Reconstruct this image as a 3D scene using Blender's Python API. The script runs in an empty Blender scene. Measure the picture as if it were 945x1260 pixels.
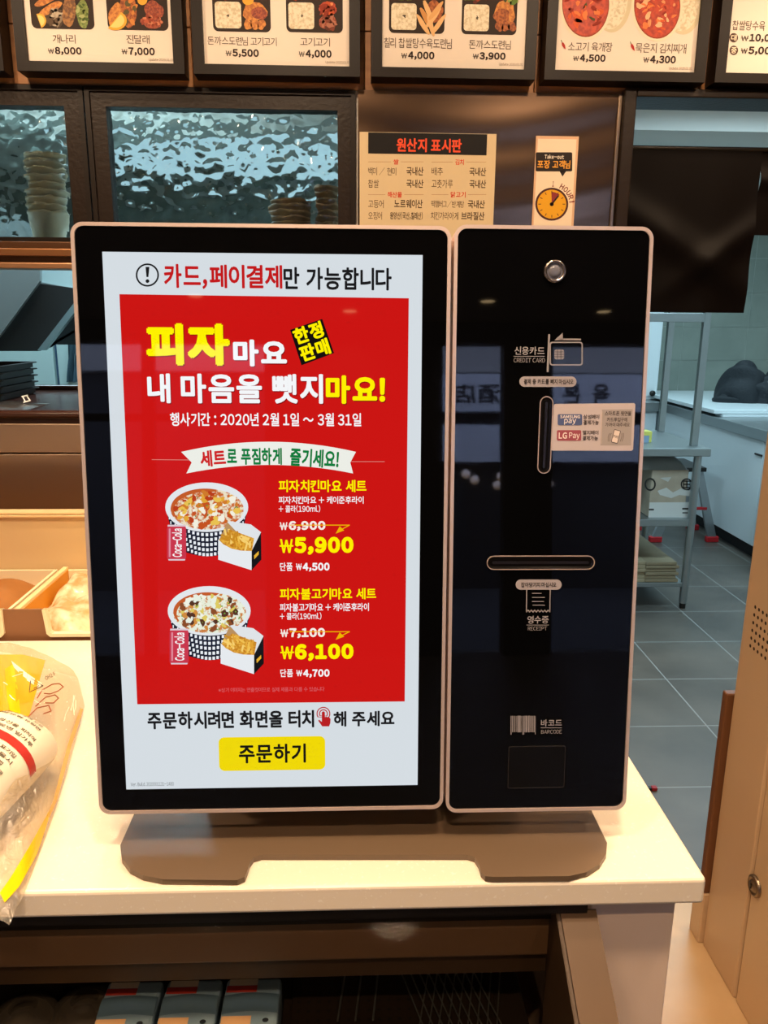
import bpy, bmesh, math, random
import numpy as np
from mathutils import Matrix, Vector
SC = bpy.context.scene
COL = SC.collection
# ------------------------------------------------------------------ camera
PITCH, YAW, ROLL, FPX, CZ = math.radians(13.9), math.radians(2.25), math.radians(-.42), 960.0, 1.55
def cam_axes(p, yaw, roll):
    f = np.array([math.sin(yaw)*math.cos(p), math.cos(yaw)*math.cos(p), -math.sin(p)])
    r = np.array([math.cos(yaw), -math.sin(yaw), 0.]); d = np.cross(f, r)
    c, s = math.cos(roll), math.sin(roll)
    return np.array([c*r+s*d, -s*r+c*d, f]).T
RM = cam_axes(PITCH, YAW, ROLL)
CAM = np.array([0., 0., CZ])
cd = bpy.data.cameras.new('camera'); co = bpy.data.objects.new('camera', cd); COL.objects.link(co)
cd.sensor_width = 36; cd.lens = 36*FPX/1260; cd.clip_start = .02
M = Matrix.Identity(4)
for i in range(3):
    M[i][0] = RM[i, 0]; M[i][1] = -RM[i, 1]; M[i][2] = -RM[i, 2]; M[i][3] = CAM[i]
co.matrix_world = M
SC.camera = co
# ------------------------------------------------------------------ world, light, exposure
vs = SC.view_settings
vs.view_transform = 'Standard'; vs.look = 'None'; vs.gamma = 1; vs.use_curve_mapping = False
vs.exposure = 0.0
SC.cycles.use_denoising = True
SC.cycles.max_bounces = 10; SC.cycles.transparent_max_bounces = 16
SC.cycles.sample_clamp_indirect = 6
wd = bpy.data.worlds.new('daylight'); SC.world = wd; wd.use_nodes = True
bg = wd.node_tree.nodes['Background']; bg.inputs[0].default_value = (.50, .62, 1.0, 1); bg.inputs[1].default_value = 6.5
WARM = (1.0, .71, .46); COOL = (.54, .81, .94)
def lamp(name, loc, power, size, color, target=None, spread=180, shape='DISK', sy=None, soft=None):
    l = bpy.data.lights.new(name, 'AREA'); l.energy = power; l.size = size; l.color = color; l.shape = shape
    if sy: l.shape = 'RECTANGLE'; l.size_y = sy
    l.spread = math.radians(spread)
    o = bpy.data.objects.new(name, l); COL.objects.link(o); o.location = loc
    if target is not None:
        o.rotation_euler = (Vector(target)-Vector(loc)).to_track_quat('-Z', 'Y').to_euler()
    return o
CEIL = 2.72
# shop downlights, some added as unseen fill (housings built with the ceiling)
DOWN = [(-.45, .24, 9), (.12, .20, 12.5), (-.85, 1.42, 10), (-.30, 1.05, 6), (.55, 1.0, 7), (.95, .45, 8),
        (-1.5, .2, 8), (1.35, 1.65, 15), (-.1, -.55, 17), (-1.1, -1.6, 10), (.9, -1.6, 10),  # includes lamps added to brighten the doorway floor and the display case
        (-1.10, -4.0, 7), (-.03, -4.45, 7), (.96, -4.1, 7), (1.9, -4.4, 7)]
for i, (x, y, p) in enumerate(DOWN):
    lamp('downlight_lamp', (x, y, CEIL-.012), p, .16 if i < 2 else .09, WARM, (x, y, 0), 130)
# unseen spots added to brighten the menu boards
BOARD_FILL = [(-1.0, 3.3), (-.2, 3.3), (.6, 3.3), (1.25, 1.5)]
for x, p in BOARD_FILL:
    lamp('board_fill_lamp', (x, 1.15, CEIL-.09), p, .07, WARM, (x, 2.15, 2.22), 110)
# kitchen ceiling lamps plus added fill lights
KLAMP = [(1.7, 3.05), (2.0, 4.15), (-1.0, 3.05), (-.9, 4.15), (3.5, 4.15)]
for x, y in KLAMP:
    lamp('kitchen_lamp', (x, y, 2.455), 28 if x < 0 else 21, 1.1, COOL, (x, y, 0), 170, sy=.3)
    lamp('kitchen_fill_up', (x, y, 2.515), 13 if x < 0 else 1.5, 1.1, COOL, (x, y, 4), 175, sy=.26)  # upward fill added over each fixture to brighten the ceiling
KFILL = [(-.7, 5.8, 7), (2.5, 5.8, 34)]  # unseen panels added to brighten the window glass and kitchen side
for x, y, p in KFILL:
    lamp('kitchen_fill_panel', (x, y, 2.588), p, 2.1, COOL, (x, y, 0), 175, sy=1.1)
# ------------------------------------------------------------------ pixel <-> place
def rays(px):
    px = np.atleast_2d(np.asarray(px, float))
    q = np.stack([(px[:, 0]-472.5)/FPX, (px[:, 1]-630)/FPX, np.ones(len(px))], 1)
    return q@RM.T
def at_y(x, y, Y): d = rays([(x, y)])[0]; return CAM+d*(Y/d[1])
def at_z(x, y, Z): d = rays([(x, y)])[0]; return CAM+d*((Z-CZ)/d[2])
def at_x(x, y, X): d = rays([(x, y)])[0]; return CAM+d*(X/d[0])
class Plane:
    def __init__(s, o, ux, uy):
        s.o = np.array(o, float); s.ux = np.array(ux, float); s.uy = np.array(uy, float); s.n = np.cross(s.ux, s.uy)
    def uv(s, px):
        d = rays(px); t = ((s.o-CAM)@s.n)/(d@s.n)
        P = CAM+d*t[:, None]-s.o
        return np.stack([P@s.ux, P@s.uy], 1)
    def W(s, uv, h=0):
        uv = np.atleast_2d(np.asarray(uv, float))
        return s.o+uv[:, :1]*s.ux+uv[:, 1:2]*s.uy+np.asarray(h)*s.n if np.ndim(h) == 0 else s.o+uv[:, :1]*s.ux+uv[:, 1:2]*s.uy+np.asarray(h)[:, None]*s.n
# ------------------------------------------------------------------ materials
def lin(c):
    if isinstance(c, str):
        c = tuple(int(c[i:i+2], 16)/255 for i in (0, 2, 4))
    return tuple((x/12.92 if x <= .04045 else ((x+.055)/1.055)**2.4) for x in c[:3])+(1,)
MATS = {}
def mat(name, color='808080', rough=.5, metal=0, spec=.5, emit=None, es=1, trans=0, ior=1.45, coat=0, noise=None, bump=None, alpha=1, sheen=0, aniso=0):
    """noise=(scale, second colour, stretch xyz, lo, hi); bump=(scale, strength, distance, stretch)"""
    if name in MATS: return MATS[name]
    m = bpy.data.materials.new(name); m.use_nodes = True; nt = m.node_tree; N = nt.nodes; L = nt.links
    b = N['Principled BSDF']; I = b.inputs
    I['Base Color'].default_value = lin(color); I['Roughness'].default_value = rough; I['Metallic'].default_value = metal
    I['Specular IOR Level'].default_value = spec; I['Transmission Weight'].default_value = trans; I['IOR'].default_value = ior
    I['Coat Weight'].default_value = coat; I['Alpha'].default_value = alpha; I['Sheen Weight'].default_value = sheen
    I['Anisotropic'].default_value = aniso
    if emit:
        I['Emission Color'].default_value = lin(emit); I['Emission Strength'].default_value = es
    if noise or bump:
        tc = N.new('ShaderNodeTexCoord')
    def tex(scale, stretch, kind='n', detail=4):
        mp = N.new('ShaderNodeMapping'); mp.inputs['Scale'].default_value = stretch; L.new(tc.outputs['Object'], mp.inputs['Vector'])
        if kind == 'v':
            t = N.new('ShaderNodeTexVoronoi'); t.feature = 'SMOOTH_F1'; t.inputs['Scale'].default_value = scale
            t.inputs['Smoothness'].default_value = .6
            L.new(mp.outputs[0], t.inputs['Vector']); return t.outputs['Distance']
        t = N.new('ShaderNodeTexNoise'); t.inputs['Scale'].default_value = scale; t.inputs['Detail'].default_value = detail
        L.new(mp.outputs[0], t.inputs['Vector']); return t.outputs['Fac']
    if noise:
        sc, c2, st, lo, hi = noise
        f = tex(sc, st); r = N.new('ShaderNodeValToRGB'); L.new(f, r.inputs[0])
        r.color_ramp.elements[0].position = lo; r.color_ramp.elements[0].color = lin(color)
        r.color_ramp.elements[1].position = hi; r.color_ramp.elements[1].color = lin(c2)
        if emit:
            r.color_ramp.elements[0].color = lin(emit); L.new(r.outputs[0], I['Emission Color'])
        else: L.new(r.outputs[0], I['Base Color'])
    if bump:
        sc, s, dist, st, kind = bump
        f = tex(sc, st, kind); bn = N.new('ShaderNodeBump'); bn.inputs['Strength'].default_value = s; bn.inputs['Distance'].default_value = dist
        L.new(f, bn.inputs['Height']); L.new(bn.outputs[0], I['Normal'])
    MATS[name] = m
    return m
U3 = (1, 1, 1)
def thin_glass(name, tint='ffffff', refl=.0, rough=.02, opac=0.0, fixed=None, bump=None):
    """clear sheet: mostly lets light straight through, mirrors by Fresnel, with some milky opacity"""
    if name in MATS: return MATS[name]
    m = bpy.data.materials.new(name); m.use_nodes = True; nt = m.node_tree; N = nt.nodes; L = nt.links
    out = N['Material Output']; N.remove(N['Principled BSDF'])
    t = N.new('ShaderNodeBsdfTransparent'); t.inputs[0].default_value = lin(tint)
    g = N.new('ShaderNodeBsdfGlossy'); g.inputs['Roughness'].default_value = rough
    d = N.new('ShaderNodeBsdfDiffuse'); d.inputs[0].default_value = lin(tint)
    mx = N.new('ShaderNodeMixShader'); mx.inputs[0].default_value = opac; L.new(t.outputs[0], mx.inputs[1]); L.new(d.outputs[0], mx.inputs[2])
    fr = N.new('ShaderNodeFresnel'); fr.inputs[0].default_value = 1.45
    ad = N.new('ShaderNodeMath'); ad.operation = 'ADD'; ad.inputs[1].default_value = refl; ad.use_clamp = True; L.new(fr.outputs[0], ad.inputs[0])
    m2 = N.new('ShaderNodeMixShader'); (L.new(ad.outputs[0], m2.inputs[0]) if fixed is None else setattr(m2.inputs[0], 'default_value', fixed)); L.new(mx.outputs[0], m2.inputs[1]); L.new(g.outputs[0], m2.inputs[2])
    if bump:
        tc = N.new('ShaderNodeTexCoord'); nz = N.new('ShaderNodeTexNoise'); nz.inputs['Scale'].default_value = bump[0]; nz.inputs['Detail'].default_value = 3; nz.inputs['Distortion'].default_value = 1.2
        bn = N.new('ShaderNodeBump'); bn.inputs['Strength'].default_value = bump[1]; bn.inputs['Distance'].default_value = .01
        L.new(tc.outputs['Object'], nz.inputs['Vector']); L.new(nz.outputs['Fac'], bn.inputs['Height']); L.new(bn.outputs[0], g.inputs['Normal']); L.new(bn.outputs[0], d.inputs['Normal'])
    L.new(m2.outputs[0], out.inputs[0]); MATS[name] = m
    return m
def scr(c, es=1.0):   # lit picture behind the glossy front of a display
    return mat('display_'+c, '000000', .03, spec=.5, emit=c, es=es)
def prn(c, rough=.6): return mat('print_'+c, c, rough, spec=.3)
# ------------------------------------------------------------------ mesh builder
class MB:
    def __init__(s): s.v = []; s.f = []; s.mi = []; s.sm = []; s.mats = []
    def m(s, mt):
        if mt not in s.mats: s.mats.append(mt)
        return s.mats.index(mt)
    def add(s, vs, fs, mt, smooth=False):
        o = len(s.v); s.v.extend([tuple(map(float, p)) for p in vs]); k = s.m(mt)
        for f in fs:
            s.f.append([i+o for i in f]); s.mi.append(k); s.sm.append(smooth)
    def bmadd(s, bm, mt, smooth=False):
        bm.verts.index_update()
        s.add([v.co[:] for v in bm.verts], [[v.index for v in f.verts] for f in bm.faces], mt, smooth); bm.free()
    def box(s, a, b, mt, bev=0, seg=2, R=None, c=None):
        bm = bmesh.new(); bmesh.ops.create_cube(bm, size=1)
        a = np.array(a, float); b = np.array(b, float)
        for v in bm.verts: v.co = Vector(tuple((a+b)/2+np.array(v.co)*(b-a)))
        if bev: bmesh.ops.bevel(bm, geom=bm.edges[:], offset=bev, segments=seg, affect='EDGES', profile=.5)
        if R is not None:
            for v in bm.verts: v.co = R@(v.co-Vector(c))+Vector(c)
        s.bmadd(bm, mt)
    def prism(s, pts, vec, mt, smooth=False):
        n = len(pts); pts = [np.array(p, float) for p in pts]; vec = np.array(vec, float)
        s.add(pts+[p+vec for p in pts], [list(range(n)), list(range(2*n-1, n-1, -1))]+[[i, i+n, (i+1) % n+n, (i+1) % n] for i in range(n)], mt, smooth)
    def ringprism(s, outer, inner, vec, mt):
        n = len(outer); vec = np.array(vec, float)
        A = [np.array(p, float) for p in outer]; B = [np.array(p, float) for p in inner]
        vs = A+B+[p+vec for p in A]+[p+vec for p in B]; fs = []
        for i in range(n):
            j = (i+1) % n
            fs += [[i, j, n+j, n+i], [2*n+i, 3*n+i, 3*n+j, 2*n+j], [i, 2*n+i, 2*n+j, j], [n+i, n+j, 3*n+j, 3*n+i]]
        s.add(vs, fs, mt)
    def tube(s, pts, r, mt, seg=10, caps=True):
        pts = [np.array(p, float) for p in pts]; vs = []; fs = []; n = len(pts)
        up = np.array([0, 0, 1.])
        for i, p in enumerate(pts):
            t = pts[min(i+1, n-1)]-pts[max(i-1, 0)]; t = t/np.linalg.norm(t)
            a = np.cross(t, up); a = a/np.linalg.norm(a) if np.linalg.norm(a) > 1e-4 else np.array([1., 0, 0]); b = np.cross(t, a)
            rr = r[i] if hasattr(r, '__len__') else r
            for k in range(seg): vs.append(p+rr*(math.cos(2*math.pi*k/seg)*a+math.sin(2*math.pi*k/seg)*b))
        for i in range(n-1):
            for k in range(seg): fs.append([i*seg+k, i*seg+(k+1) % seg, (i+1)*seg+(k+1) % seg, (i+1)*seg+k])
        s.add(vs, fs, mt, True)
        if caps: s.add(vs[:seg], [list(range(seg))], mt); s.add(vs[-seg:], [list(range(seg))], mt)
    def lathe(s, c, prof, mt, seg=32, axis=(0, 0, 1), smooth=True):
        ax = np.array(axis, float); ax /= np.linalg.norm(ax)
        a = np.cross(ax, [0, 0, 1.]); a = np.array([1., 0, 0]) if np.linalg.norm(a) < 1e-4 else a/np.linalg.norm(a); b = np.cross(ax, a)
        vs = []; fs = []; n = len(prof); c = np.array(c, float)
        for r, h in prof:
            for k in range(seg):
                t = 2*math.pi*k/seg; vs.append(c+ax*h+r*(math.cos(t)*a+math.sin(t)*b))
        for i in range(n-1):
            for k in range(seg): fs.append([i*seg+k, i*seg+(k+1) % seg, (i+1)*seg+(k+1) % seg, (i+1)*seg+k])
        s.add(vs, fs, mt, smooth)
    def grid(s, P, mt, smooth=True, closed=False):
        r, c, _ = P.shape; fs = []
        for i in range(r-1):
            for j in range(c-1 if not closed else c): fs.append([i*c+j, i*c+(j+1) % c, (i+1)*c+(j+1) % c, (i+1)*c+j])
        s.add(P.reshape(-1, 3), fs, mt, smooth)
def root_of(o):
    while o.parent: o = o.parent
    return o
def obj(name, mb, parent=None, loc=None):
    """link the builder as ONE mesh object; world coordinates in, origin at the parent thing's base (or loc)"""
    L = np.array(root_of(parent).location) if parent else np.array(loc if loc is not None else (0, 0, 0), float)
    me = bpy.data.meshes.new(name)
    me.from_pydata([tuple(np.array(v)-L) for v in mb.v], [], mb.f)
    for m in mb.mats: me.materials.append(m)
    me.polygons.foreach_set('material_index', mb.mi); me.polygons.foreach_set('use_smooth', mb.sm); me.update()
    o = bpy.data.objects.new(name, me); COL.objects.link(o)
    if parent: o.parent = parent
    else: o.location = tuple(L)
    return o
def tag(o, label, cat, group=None):
    o['label'] = label; o['category'] = cat
    if group: o['group'] = group
    return o
def thing(name, label, cat, loc, group=None):
    o = bpy.data.objects.new(name, None); o.empty_display_size = .05; COL.objects.link(o); o.location = loc
    return tag(o, label, cat, group)
def struct(name, mb, parent=None):
    o = obj(name, mb, parent)
    if not parent: o['kind'] = 'structure'
    return o
def copy_tree(o, parent=None):
    c = o.copy(); COL.objects.link(c)
    if parent: c.parent = parent
    for ch in list(o.children): copy_tree(ch, c)
    return c
def rrect(u0, v0, u1, v1, r, n=6):
    p = []
    for cx, cy, a in ((u1-r, v1-r, 0), (u0+r, v1-r, 90), (u0+r, v0+r, 180), (u1-r, v0+r, 270)):
        for k in range(n+1):
            t = math.radians(a+90*k/n); p.append((cx+r*math.cos(t), cy+r*math.sin(t)))
    return p
def ell(cx, cy, rx, ry, n=28, rot=0, a0=0, a1=360):
    p = []
    for k in range(n+(0 if a1-a0 == 360 else 1)):
        t = math.radians(a0+(a1-a0)*k/n); x, y = rx*math.cos(t), ry*math.sin(t)
        p.append((cx+x*math.cos(rot)-y*math.sin(rot), cy+x*math.sin(rot)+y*math.cos(rot)))
    return p
def blob(cx, cy, rx, ry, rnd, n=18, irr=.18, rot=0):
    ph = [rnd.uniform(0, 6.28) for _ in range(3)]; p = []
    for k in range(n):
        t = 2*math.pi*k/n; f = 1+irr*(.5*math.sin(2*t+ph[0])+.35*math.sin(3*t+ph[1])+.3*math.sin(5*t+ph[2]))
        x, y = rx*f*math.cos(t), ry*f*math.sin(t)
        p.append((cx+x*math.cos(rot)-y*math.sin(rot), cy+x*math.sin(rot)+y*math.cos(rot)))
    return p
# ------------------------------------------------------------------ lettering
_fc = bpy.data.curves.new('lettering', 'FONT'); _fc.resolution_u = 3
_fo = bpy.data.objects.new('lettering', _fc); COL.objects.link(_fo)
GLY = {}
def glyph(ch):
    if ch in GLY: return GLY[ch]
    k = ch
    if 0x21 <= ord(ch) <= 0x7e: k = chr(ord(ch)+0xFEE0)
    elif ch == '₩': k = '￦'
    _fc.body = k; bpy.context.view_layer.update()
    e = _fo.evaluated_get(bpy.context.evaluated_depsgraph_get()); me = e.to_mesh()
    v = np.array([w.co[:2] for w in me.vertices]) if len(me.vertices) else np.zeros((0, 2))
    f = [list(p.vertices) for p in me.polygons]; e.to_mesh_clear()
    GLY[ch] = (v, f)
    return GLY[ch]
for _c in '※店酒가간개객게결계고곳과관광구국그기김까나내년노는늘능니님다단달닭담당대도돈뒷드등떡라래량레려련로료루르를리마만매면명묵문물므미밀및바반방배백버법별보본봉부불브비빼뺏사산삼상서선성세소수스습시식신실십쌀아양어에엘여연영오요용울원월웨유육은을음이일입있자잡장재정제조주준중즐증지직진질짐징찌찹추출춧치칠카컷케코콜킨탕터투트판페포폰표푸품피하한합해햄행현형화후₩': glyph(_c)
for _c in range(0x21, 0x7f): glyph(chr(_c))
def layout(s, w, gap=None):
    """text -> list of (verts, faces), each glyph emboldened by w (em) with shifted copies; returns ink box"""
    out = []; x = 0
    for ch in s:
        if ch == ' ': x += .28; continue
        v, f = glyph(ch)
        if not len(v): continue
        lo, hi = v[:, 0].min(), v[:, 0].max()
        asc = ord(ch) < 0x2000 or ch == '₩'
        g = .09 if asc else .075
        if gap is not None: g = gap
        sh = [(0, 0)]
        if w > 0:
            n = 8 if w > .025 else 6
            sh += [(w*math.cos(2*math.pi*k/n+.39), w*math.sin(2*math.pi*k/n+.39)) for k in range(n)]
        for i, (dx, dy) in enumerate(sh):
            out.append((v+[x-lo+w+dx, dy], f, i))
        x += hi-lo+2*w+g
    A = np.concatenate([o[0] for o in out])
    return out, A.min(0), A.max(0)
class Art:
    """flat print on a Plane, built up in layers a fraction of a millimetre apart"""
    def __init__(s, plane, base=.0003, step=.00012): s.p = plane; s.b = base; s.st = step; s.mb = MB()
    def h(s, l): return s.b+s.st*l
    def uvpoly(s, uv, mt, l=0):
        s.mb.add(s.p.W(uv, s.h(l)), [list(range(len(uv)))], mt); return s
    def poly(s, px, mt, l=0): return s.uvpoly(s.p.uv(px), mt, l)
    def rect(s, x0, y0, x1, y1, mt, l=0, r=0):
        (a, b), (c, d) = s.p.uv([(x0, y1), (x1, y0)])
        return s.uvpoly(rrect(a, b, c, d, r*(c-a)/(x1-x0)) if r else [(a, b), (c, b), (c, d), (a, d)], mt, l)
    def ring(s, outer, inner, mt, l=0):
        n = len(outer); s.mb.add(np.concatenate([s.p.W(s.p.uv(outer), s.h(l)), s.p.W(s.p.uv(inner), s.h(l))]),
            [[i, (i+1) % n, n+(i+1) % n, n+i] for i in range(n)], mt); return s
    def line(s, pts, w, mt, l=0):
        pts = [np.array(p, float) for p in pts]
        for a, b in zip(pts[:-1], pts[1:]):
            d = b-a; d = d/np.linalg.norm(d)*w/2; n = np.array([-d[1], d[0]])
            s.poly([a-d*.6+n, b+d*.6+n, b+d*.6-n, a-d*.6-n], mt, l)
        return s
    def text(s, t, box, mt, w=.0, l=2, rot=0, gap=None):
        x0, y0, x1, y1 = box; xc, yc = (x0+x1)/2, (y0+y1)/2
        q = s.p.uv([(x0, yc), (x1, yc), (xc, y1), (xc, y0), (xc, yc)])
        W, H = q[1, 0]-q[0, 0], q[3, 1]-q[2, 1]; c = q[4]
        out, lo, hi = layout(t, w, gap); cr, sr = math.cos(rot), math.sin(rot)
        for v, f, i in out:
            a = ((v-lo)/(hi-lo)-.5)*[W, H]
            a = np.stack([c[0]+a[:, 0]*cr-a[:, 1]*sr, c[1]+a[:, 0]*sr+a[:, 1]*cr], 1)
            s.mb.add(s.p.W(a, s.h(l)+i*6e-6), f, mt)
        return s
    def done(s, name, parent): return obj(name, s.mb, parent)
# ================================================================== SETTING
m_tile = mat('floor_tile', '4a4641', .34, noise=(2.2, '625c54', U3, .35, .7))
m_grout = mat('tile_grout', '8a8b88', .7)
m_shopshade = mat('shop_floor_shade', '35322f', .5)  # shade of whoever stands here is put into the floor colour
m_housing = mat('fill_housing', '1a1816', .5)
m_beigefloor = mat('shop_floor', 'b8956a', .35, noise=(3, 'd2b286', U3, .3, .7))
m_wood = mat('wood_panel', '8f6038', .5, noise=(5, 'a87444', (.6, 8, 8), .35, .7))
m_plaster = mat('white_plaster', 'd9d6cf', .8)
m_kwall = mat('kitchen_wall_tile', '7b847c', .35, noise=(3, '868f86', U3, .4, .6))
m_kgrout = mat('kitchen_tile_grout', 'a9b0aa', .7)
m_dark = mat('dark_brown_metal', '1b130d', .45, spec=.3)
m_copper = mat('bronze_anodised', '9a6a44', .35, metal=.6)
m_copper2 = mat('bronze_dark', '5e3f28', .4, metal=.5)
m_steel = mat('brushed_steel', '7c6452', .22, metal=1)
m_steelwarm = mat('brushed_steel_warm', 'c4aa94', .33, metal=1, bump=(260, .06, .001, (1, 1, .02), 'n'))
m_steelk = mat('kitchen_steel', '9fa5a6', .35, metal=.85)
m_ceil = mat('ceiling_white', 'b9b4aa', .8)
TILE, TX, TY = .41, 1.389, 2.738
WX0, WX1, FRONT, BACK = -3.0, 3.4, -5.0, 7.2
# floor: dark tiles with pale joints behind the counter, beige then shade-darkened floor on the shop side
b = MB(); b.box((-3, 1.80, -.06), (4.6, BACK, -.0004), m_grout)
y = TY-TILE*3
i0 = int((-3-TX)/TILE)-1
for j in range(-3, 12):
    for i in range(i0, 9):
        x0 = TX+i*TILE+.003; x1 = x0+TILE-.006; y0 = TY+j*TILE+.003; y1 = y0+TILE-.006
        x0 = max(x0, -3); x1 = min(x1, 4.6); y0 = max(y0, 1.80); y1 = min(y1, BACK)
        if x1 > x0 and y1 > y0: b.add([(x0, y0, 0), (x1, y0, 0), (x1, y1, 0), (x0, y1, 0)], [[0, 1, 2, 3]], m_tile)
b.box((-3, .95, -.06), (4.6, 1.80, 0), m_beigefloor); b.box((-3, FRONT, -.06), (4.6, .95, -.001), m_shopshade)
struct('floor', b)
b = MB(); b.box((-3.0, FRONT, CEIL), (4.6, 2.2, CEIL+.06), m_ceil)
ceil = struct('ceiling', b)
m_lampface = mat('lamp_face', 'ffffff', .5, emit='ffd9a0', es=6)
for x, y, p in DOWN:
    b = MB(); b.lathe((x, y, CEIL), [(.075, 0), (.075, -.008), (.058, -.010), (.056, -.003), (.0, -.003)], m_ceil, 24)
    b.lathe((x, y, CEIL-.004), [(.054, 0), (0, -.0005)], m_lampface, 24)
    obj('downlight', b, ceil)
b = MB(); b.box((-1.4, 1.08, CEIL-.03), (1.7, 1.12, CEIL), m_housing); obj('board_fill_track', b, ceil)  # added rail carrying the fill spots for the boards
for x, p in BOARD_FILL:
    d = np.array([0, 1.0, -.42]); d /= np.linalg.norm(d); c = np.array([x, 1.15, CEIL-.09])-d*.004
    b = MB(); b.lathe(c-d*.13, [(0, 0), (.03, 0), (.042, .03), (.042, .13), (.038, .13), (.036, .125), (0, .125)], m_housing, 20, d); b.tube([c-d*.09, (x, 1.10, CEIL-.02)], .008, m_housing, 8); obj('board_fill_spot', b, ceil)
b = MB(); b.box((-3.0, 2.3, 2.60), (4.6, BACK, 2.66), m_plaster)
kc = struct('ceiling_kitchen', b)
m_tubeface = mat('lamp_face_cool', 'ffffff', .5, emit='cfeaff', es=4)
for x, y in KLAMP:
    b = MB(); b.box((x-.57, y-.17, 2.465), (x+.57, y+.17, 2.505), m_plaster, .004); b.box((x-.54, y-.14, 2.462), (x+.54, y+.14, 2.466), m_tubeface)
    for dx in (-.45, .45): b.tube([(x+dx, y, 2.505), (x+dx, y, 2.60)], .006, m_plaster, 8)
    obj('ceiling_lamp', b, kc)
for x, y, p in KFILL:
    b = MB(); b.box((x-1.08, y-.58, 2.592), (x+1.08, y+.58, 2.60), m_plaster, .002); obj('fill_panel', b, kc)  # housing of an added fill panel
b = MB(); b.box((-3, 3.6, 2.345), (4.6, 3.85, 2.60), m_plaster); struct('trim_beam', b)
# kitchen walls, tiled at the back
b = MB(); b.box((-3, BACK, 0), (4.6, BACK+.1, 2.66), m_kgrout)
tw, th = .60, .30
for i in range(13):
    for j in range(9):
        x0 = -3+i*tw+.002; z0 = j*th+.002
        b.add([(x0, BACK-.004, z0), (min(x0+tw-.004, 4.6), BACK-.004, z0), (min(x0+tw-.004, 4.6), BACK-.004, min(z0+th-.004, 2.6)), (x0, BACK-.004, min(z0+th-.004, 2.6))], [[0, 1, 2, 3]], m_kwall)
struct('wall_back', b)
b = MB(); b.box((-3.1, FRONT, 0), (-3.0, BACK, 2.72), m_plaster); struct('wall_left', b)
b = MB(); b.box((4.6, FRONT, 0), (4.7, BACK, 2.72), m_plaster); struct('wall_right', b)
# partition between shop and kitchen: wooden fascia above, posts and low wall below
W0 = 2.2
b = MB()
for x0, x1 in ((-3, -.405), (-.405, .028), (.028, .466), (.466, .898), (.898, 1.5), (1.5, 4.6)):
    for z0, z1 in ((2.118, 2.252), (2.255, 2.72)):
        b.box((x0+.0012, W0, z0), (x1-.0012, W0+.06, z1), m_wood, .001, 1)
b.box((-3, W0+.01, 2.12), (4.6, W0+.10, 2.72), m_copper2)
struct('wall_front_fascia', b)
b = MB(); b.box((.006, W0+.005, 0), (.70, W0+.10, 2.118), m_plaster); b.box((-3, W0+.005, 0), (.006, W0+.10, 1.22), m_plaster)
b.box((1.95, W0+.005, 0), (4.6, W0+.10, 2.118), m_plaster); b.box((-3, W0+.005, 1.22), (-1.75, W0+.10, 2.118), m_plaster)
struct('wall_partition', b)
# ---- pass-through windows with hammered glass
m_hammer = mat('hammered_glass', 'dfeeee', .05, trans=1, ior=1.40, bump=(36, .46, .012, U3, 'v'))
m_frame = mat('window_frame_brown', '211710', .42, spec=.3, bump=(90, .22, .004, U3, 'n'))
def window(name, X0, X1, gx0, gx1, z0, z1, gz0, gz1):
    b = MB()
    R = lambda a, b_, c, d, yy: [(a, yy, c), (b_, yy, c), (b_, yy, d), (a, yy, d)]
    b.ringprism(R(X0, X1, z0, z1, W0), R(gx0, gx1, gz0, gz1, W0), (0, .05, 0), m_frame)
    b.ringprism(R(X0, X1, z0, z1, W0-.006), R(X0+.012, X1-.012, z0+.012, z1-.012, W0-.006), (0, .006, 0), m_dark)
    o = struct(name, b)
    g = MB(); g.box((gx0-.004, W0+.018, gz0-.004), (gx1+.004, W0+.024, gz1+.004), m_hammer)
    obj('glass_pane', g, o)
    return o
window('window_1', -1.75, -.684, -1.65, -.735, 1.74, 2.116, 1.752, 2.069)
window('window_2', -.680, .006, -.630, -.041, 1.74, 2.116, 1.765, 2.070)
b = MB()   # bronze sill rails under the windows
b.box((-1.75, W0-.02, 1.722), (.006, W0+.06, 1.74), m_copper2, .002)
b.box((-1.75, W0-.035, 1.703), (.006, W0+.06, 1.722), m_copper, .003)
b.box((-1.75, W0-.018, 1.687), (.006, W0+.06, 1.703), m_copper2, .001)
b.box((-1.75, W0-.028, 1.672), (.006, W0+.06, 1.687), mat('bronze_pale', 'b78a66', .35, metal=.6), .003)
struct('trim_sill', b)
# ---- door frame of the kitchen opening
b = MB(); b.box((.695, W0-.03, 0), (.727, W0+.10, 2.128), m_frame, .003); b.box((.727, W0-.03, 2.108), (1.95, W0+.10, 2.128), m_frame, .003); b.box((1.92, W0-.03, 0), (1.95, W0+.10, 2.108), m_frame, .003)
struct('door_1', b)
# ================================================================== COUNTER
m_stone = mat('counter_stone', 'e6d8c4', .28, spec=.5, noise=(240, 'f2e8d8', U3, .62, .70))
m_panel = mat('counter_front_panel', 'dcc2ae', .45)
KX = .351
t = thing('counter', 'cream speckled solid surface counter with square edge under the kiosk', 'counter', (-.6, .66, 0))
b = MB(); b.box((-1.9, .655, .980), (KX, 1.27, 1.010), m_stone, .004, 3); obj('worktop', b, t)
b = MB(); b.box((.236, .677, 0), (.333, 1.25, .980), m_panel, .002); obj('side_panel', b, t)
b = MB(); b.box((-1.9, 1.20, 0), (.236, 1.25, .98), m_panel); b.box((-1.9, .70, 0), (.236, 1.20, .60), m_panel); obj('cabinet_body', b, t)
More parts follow.
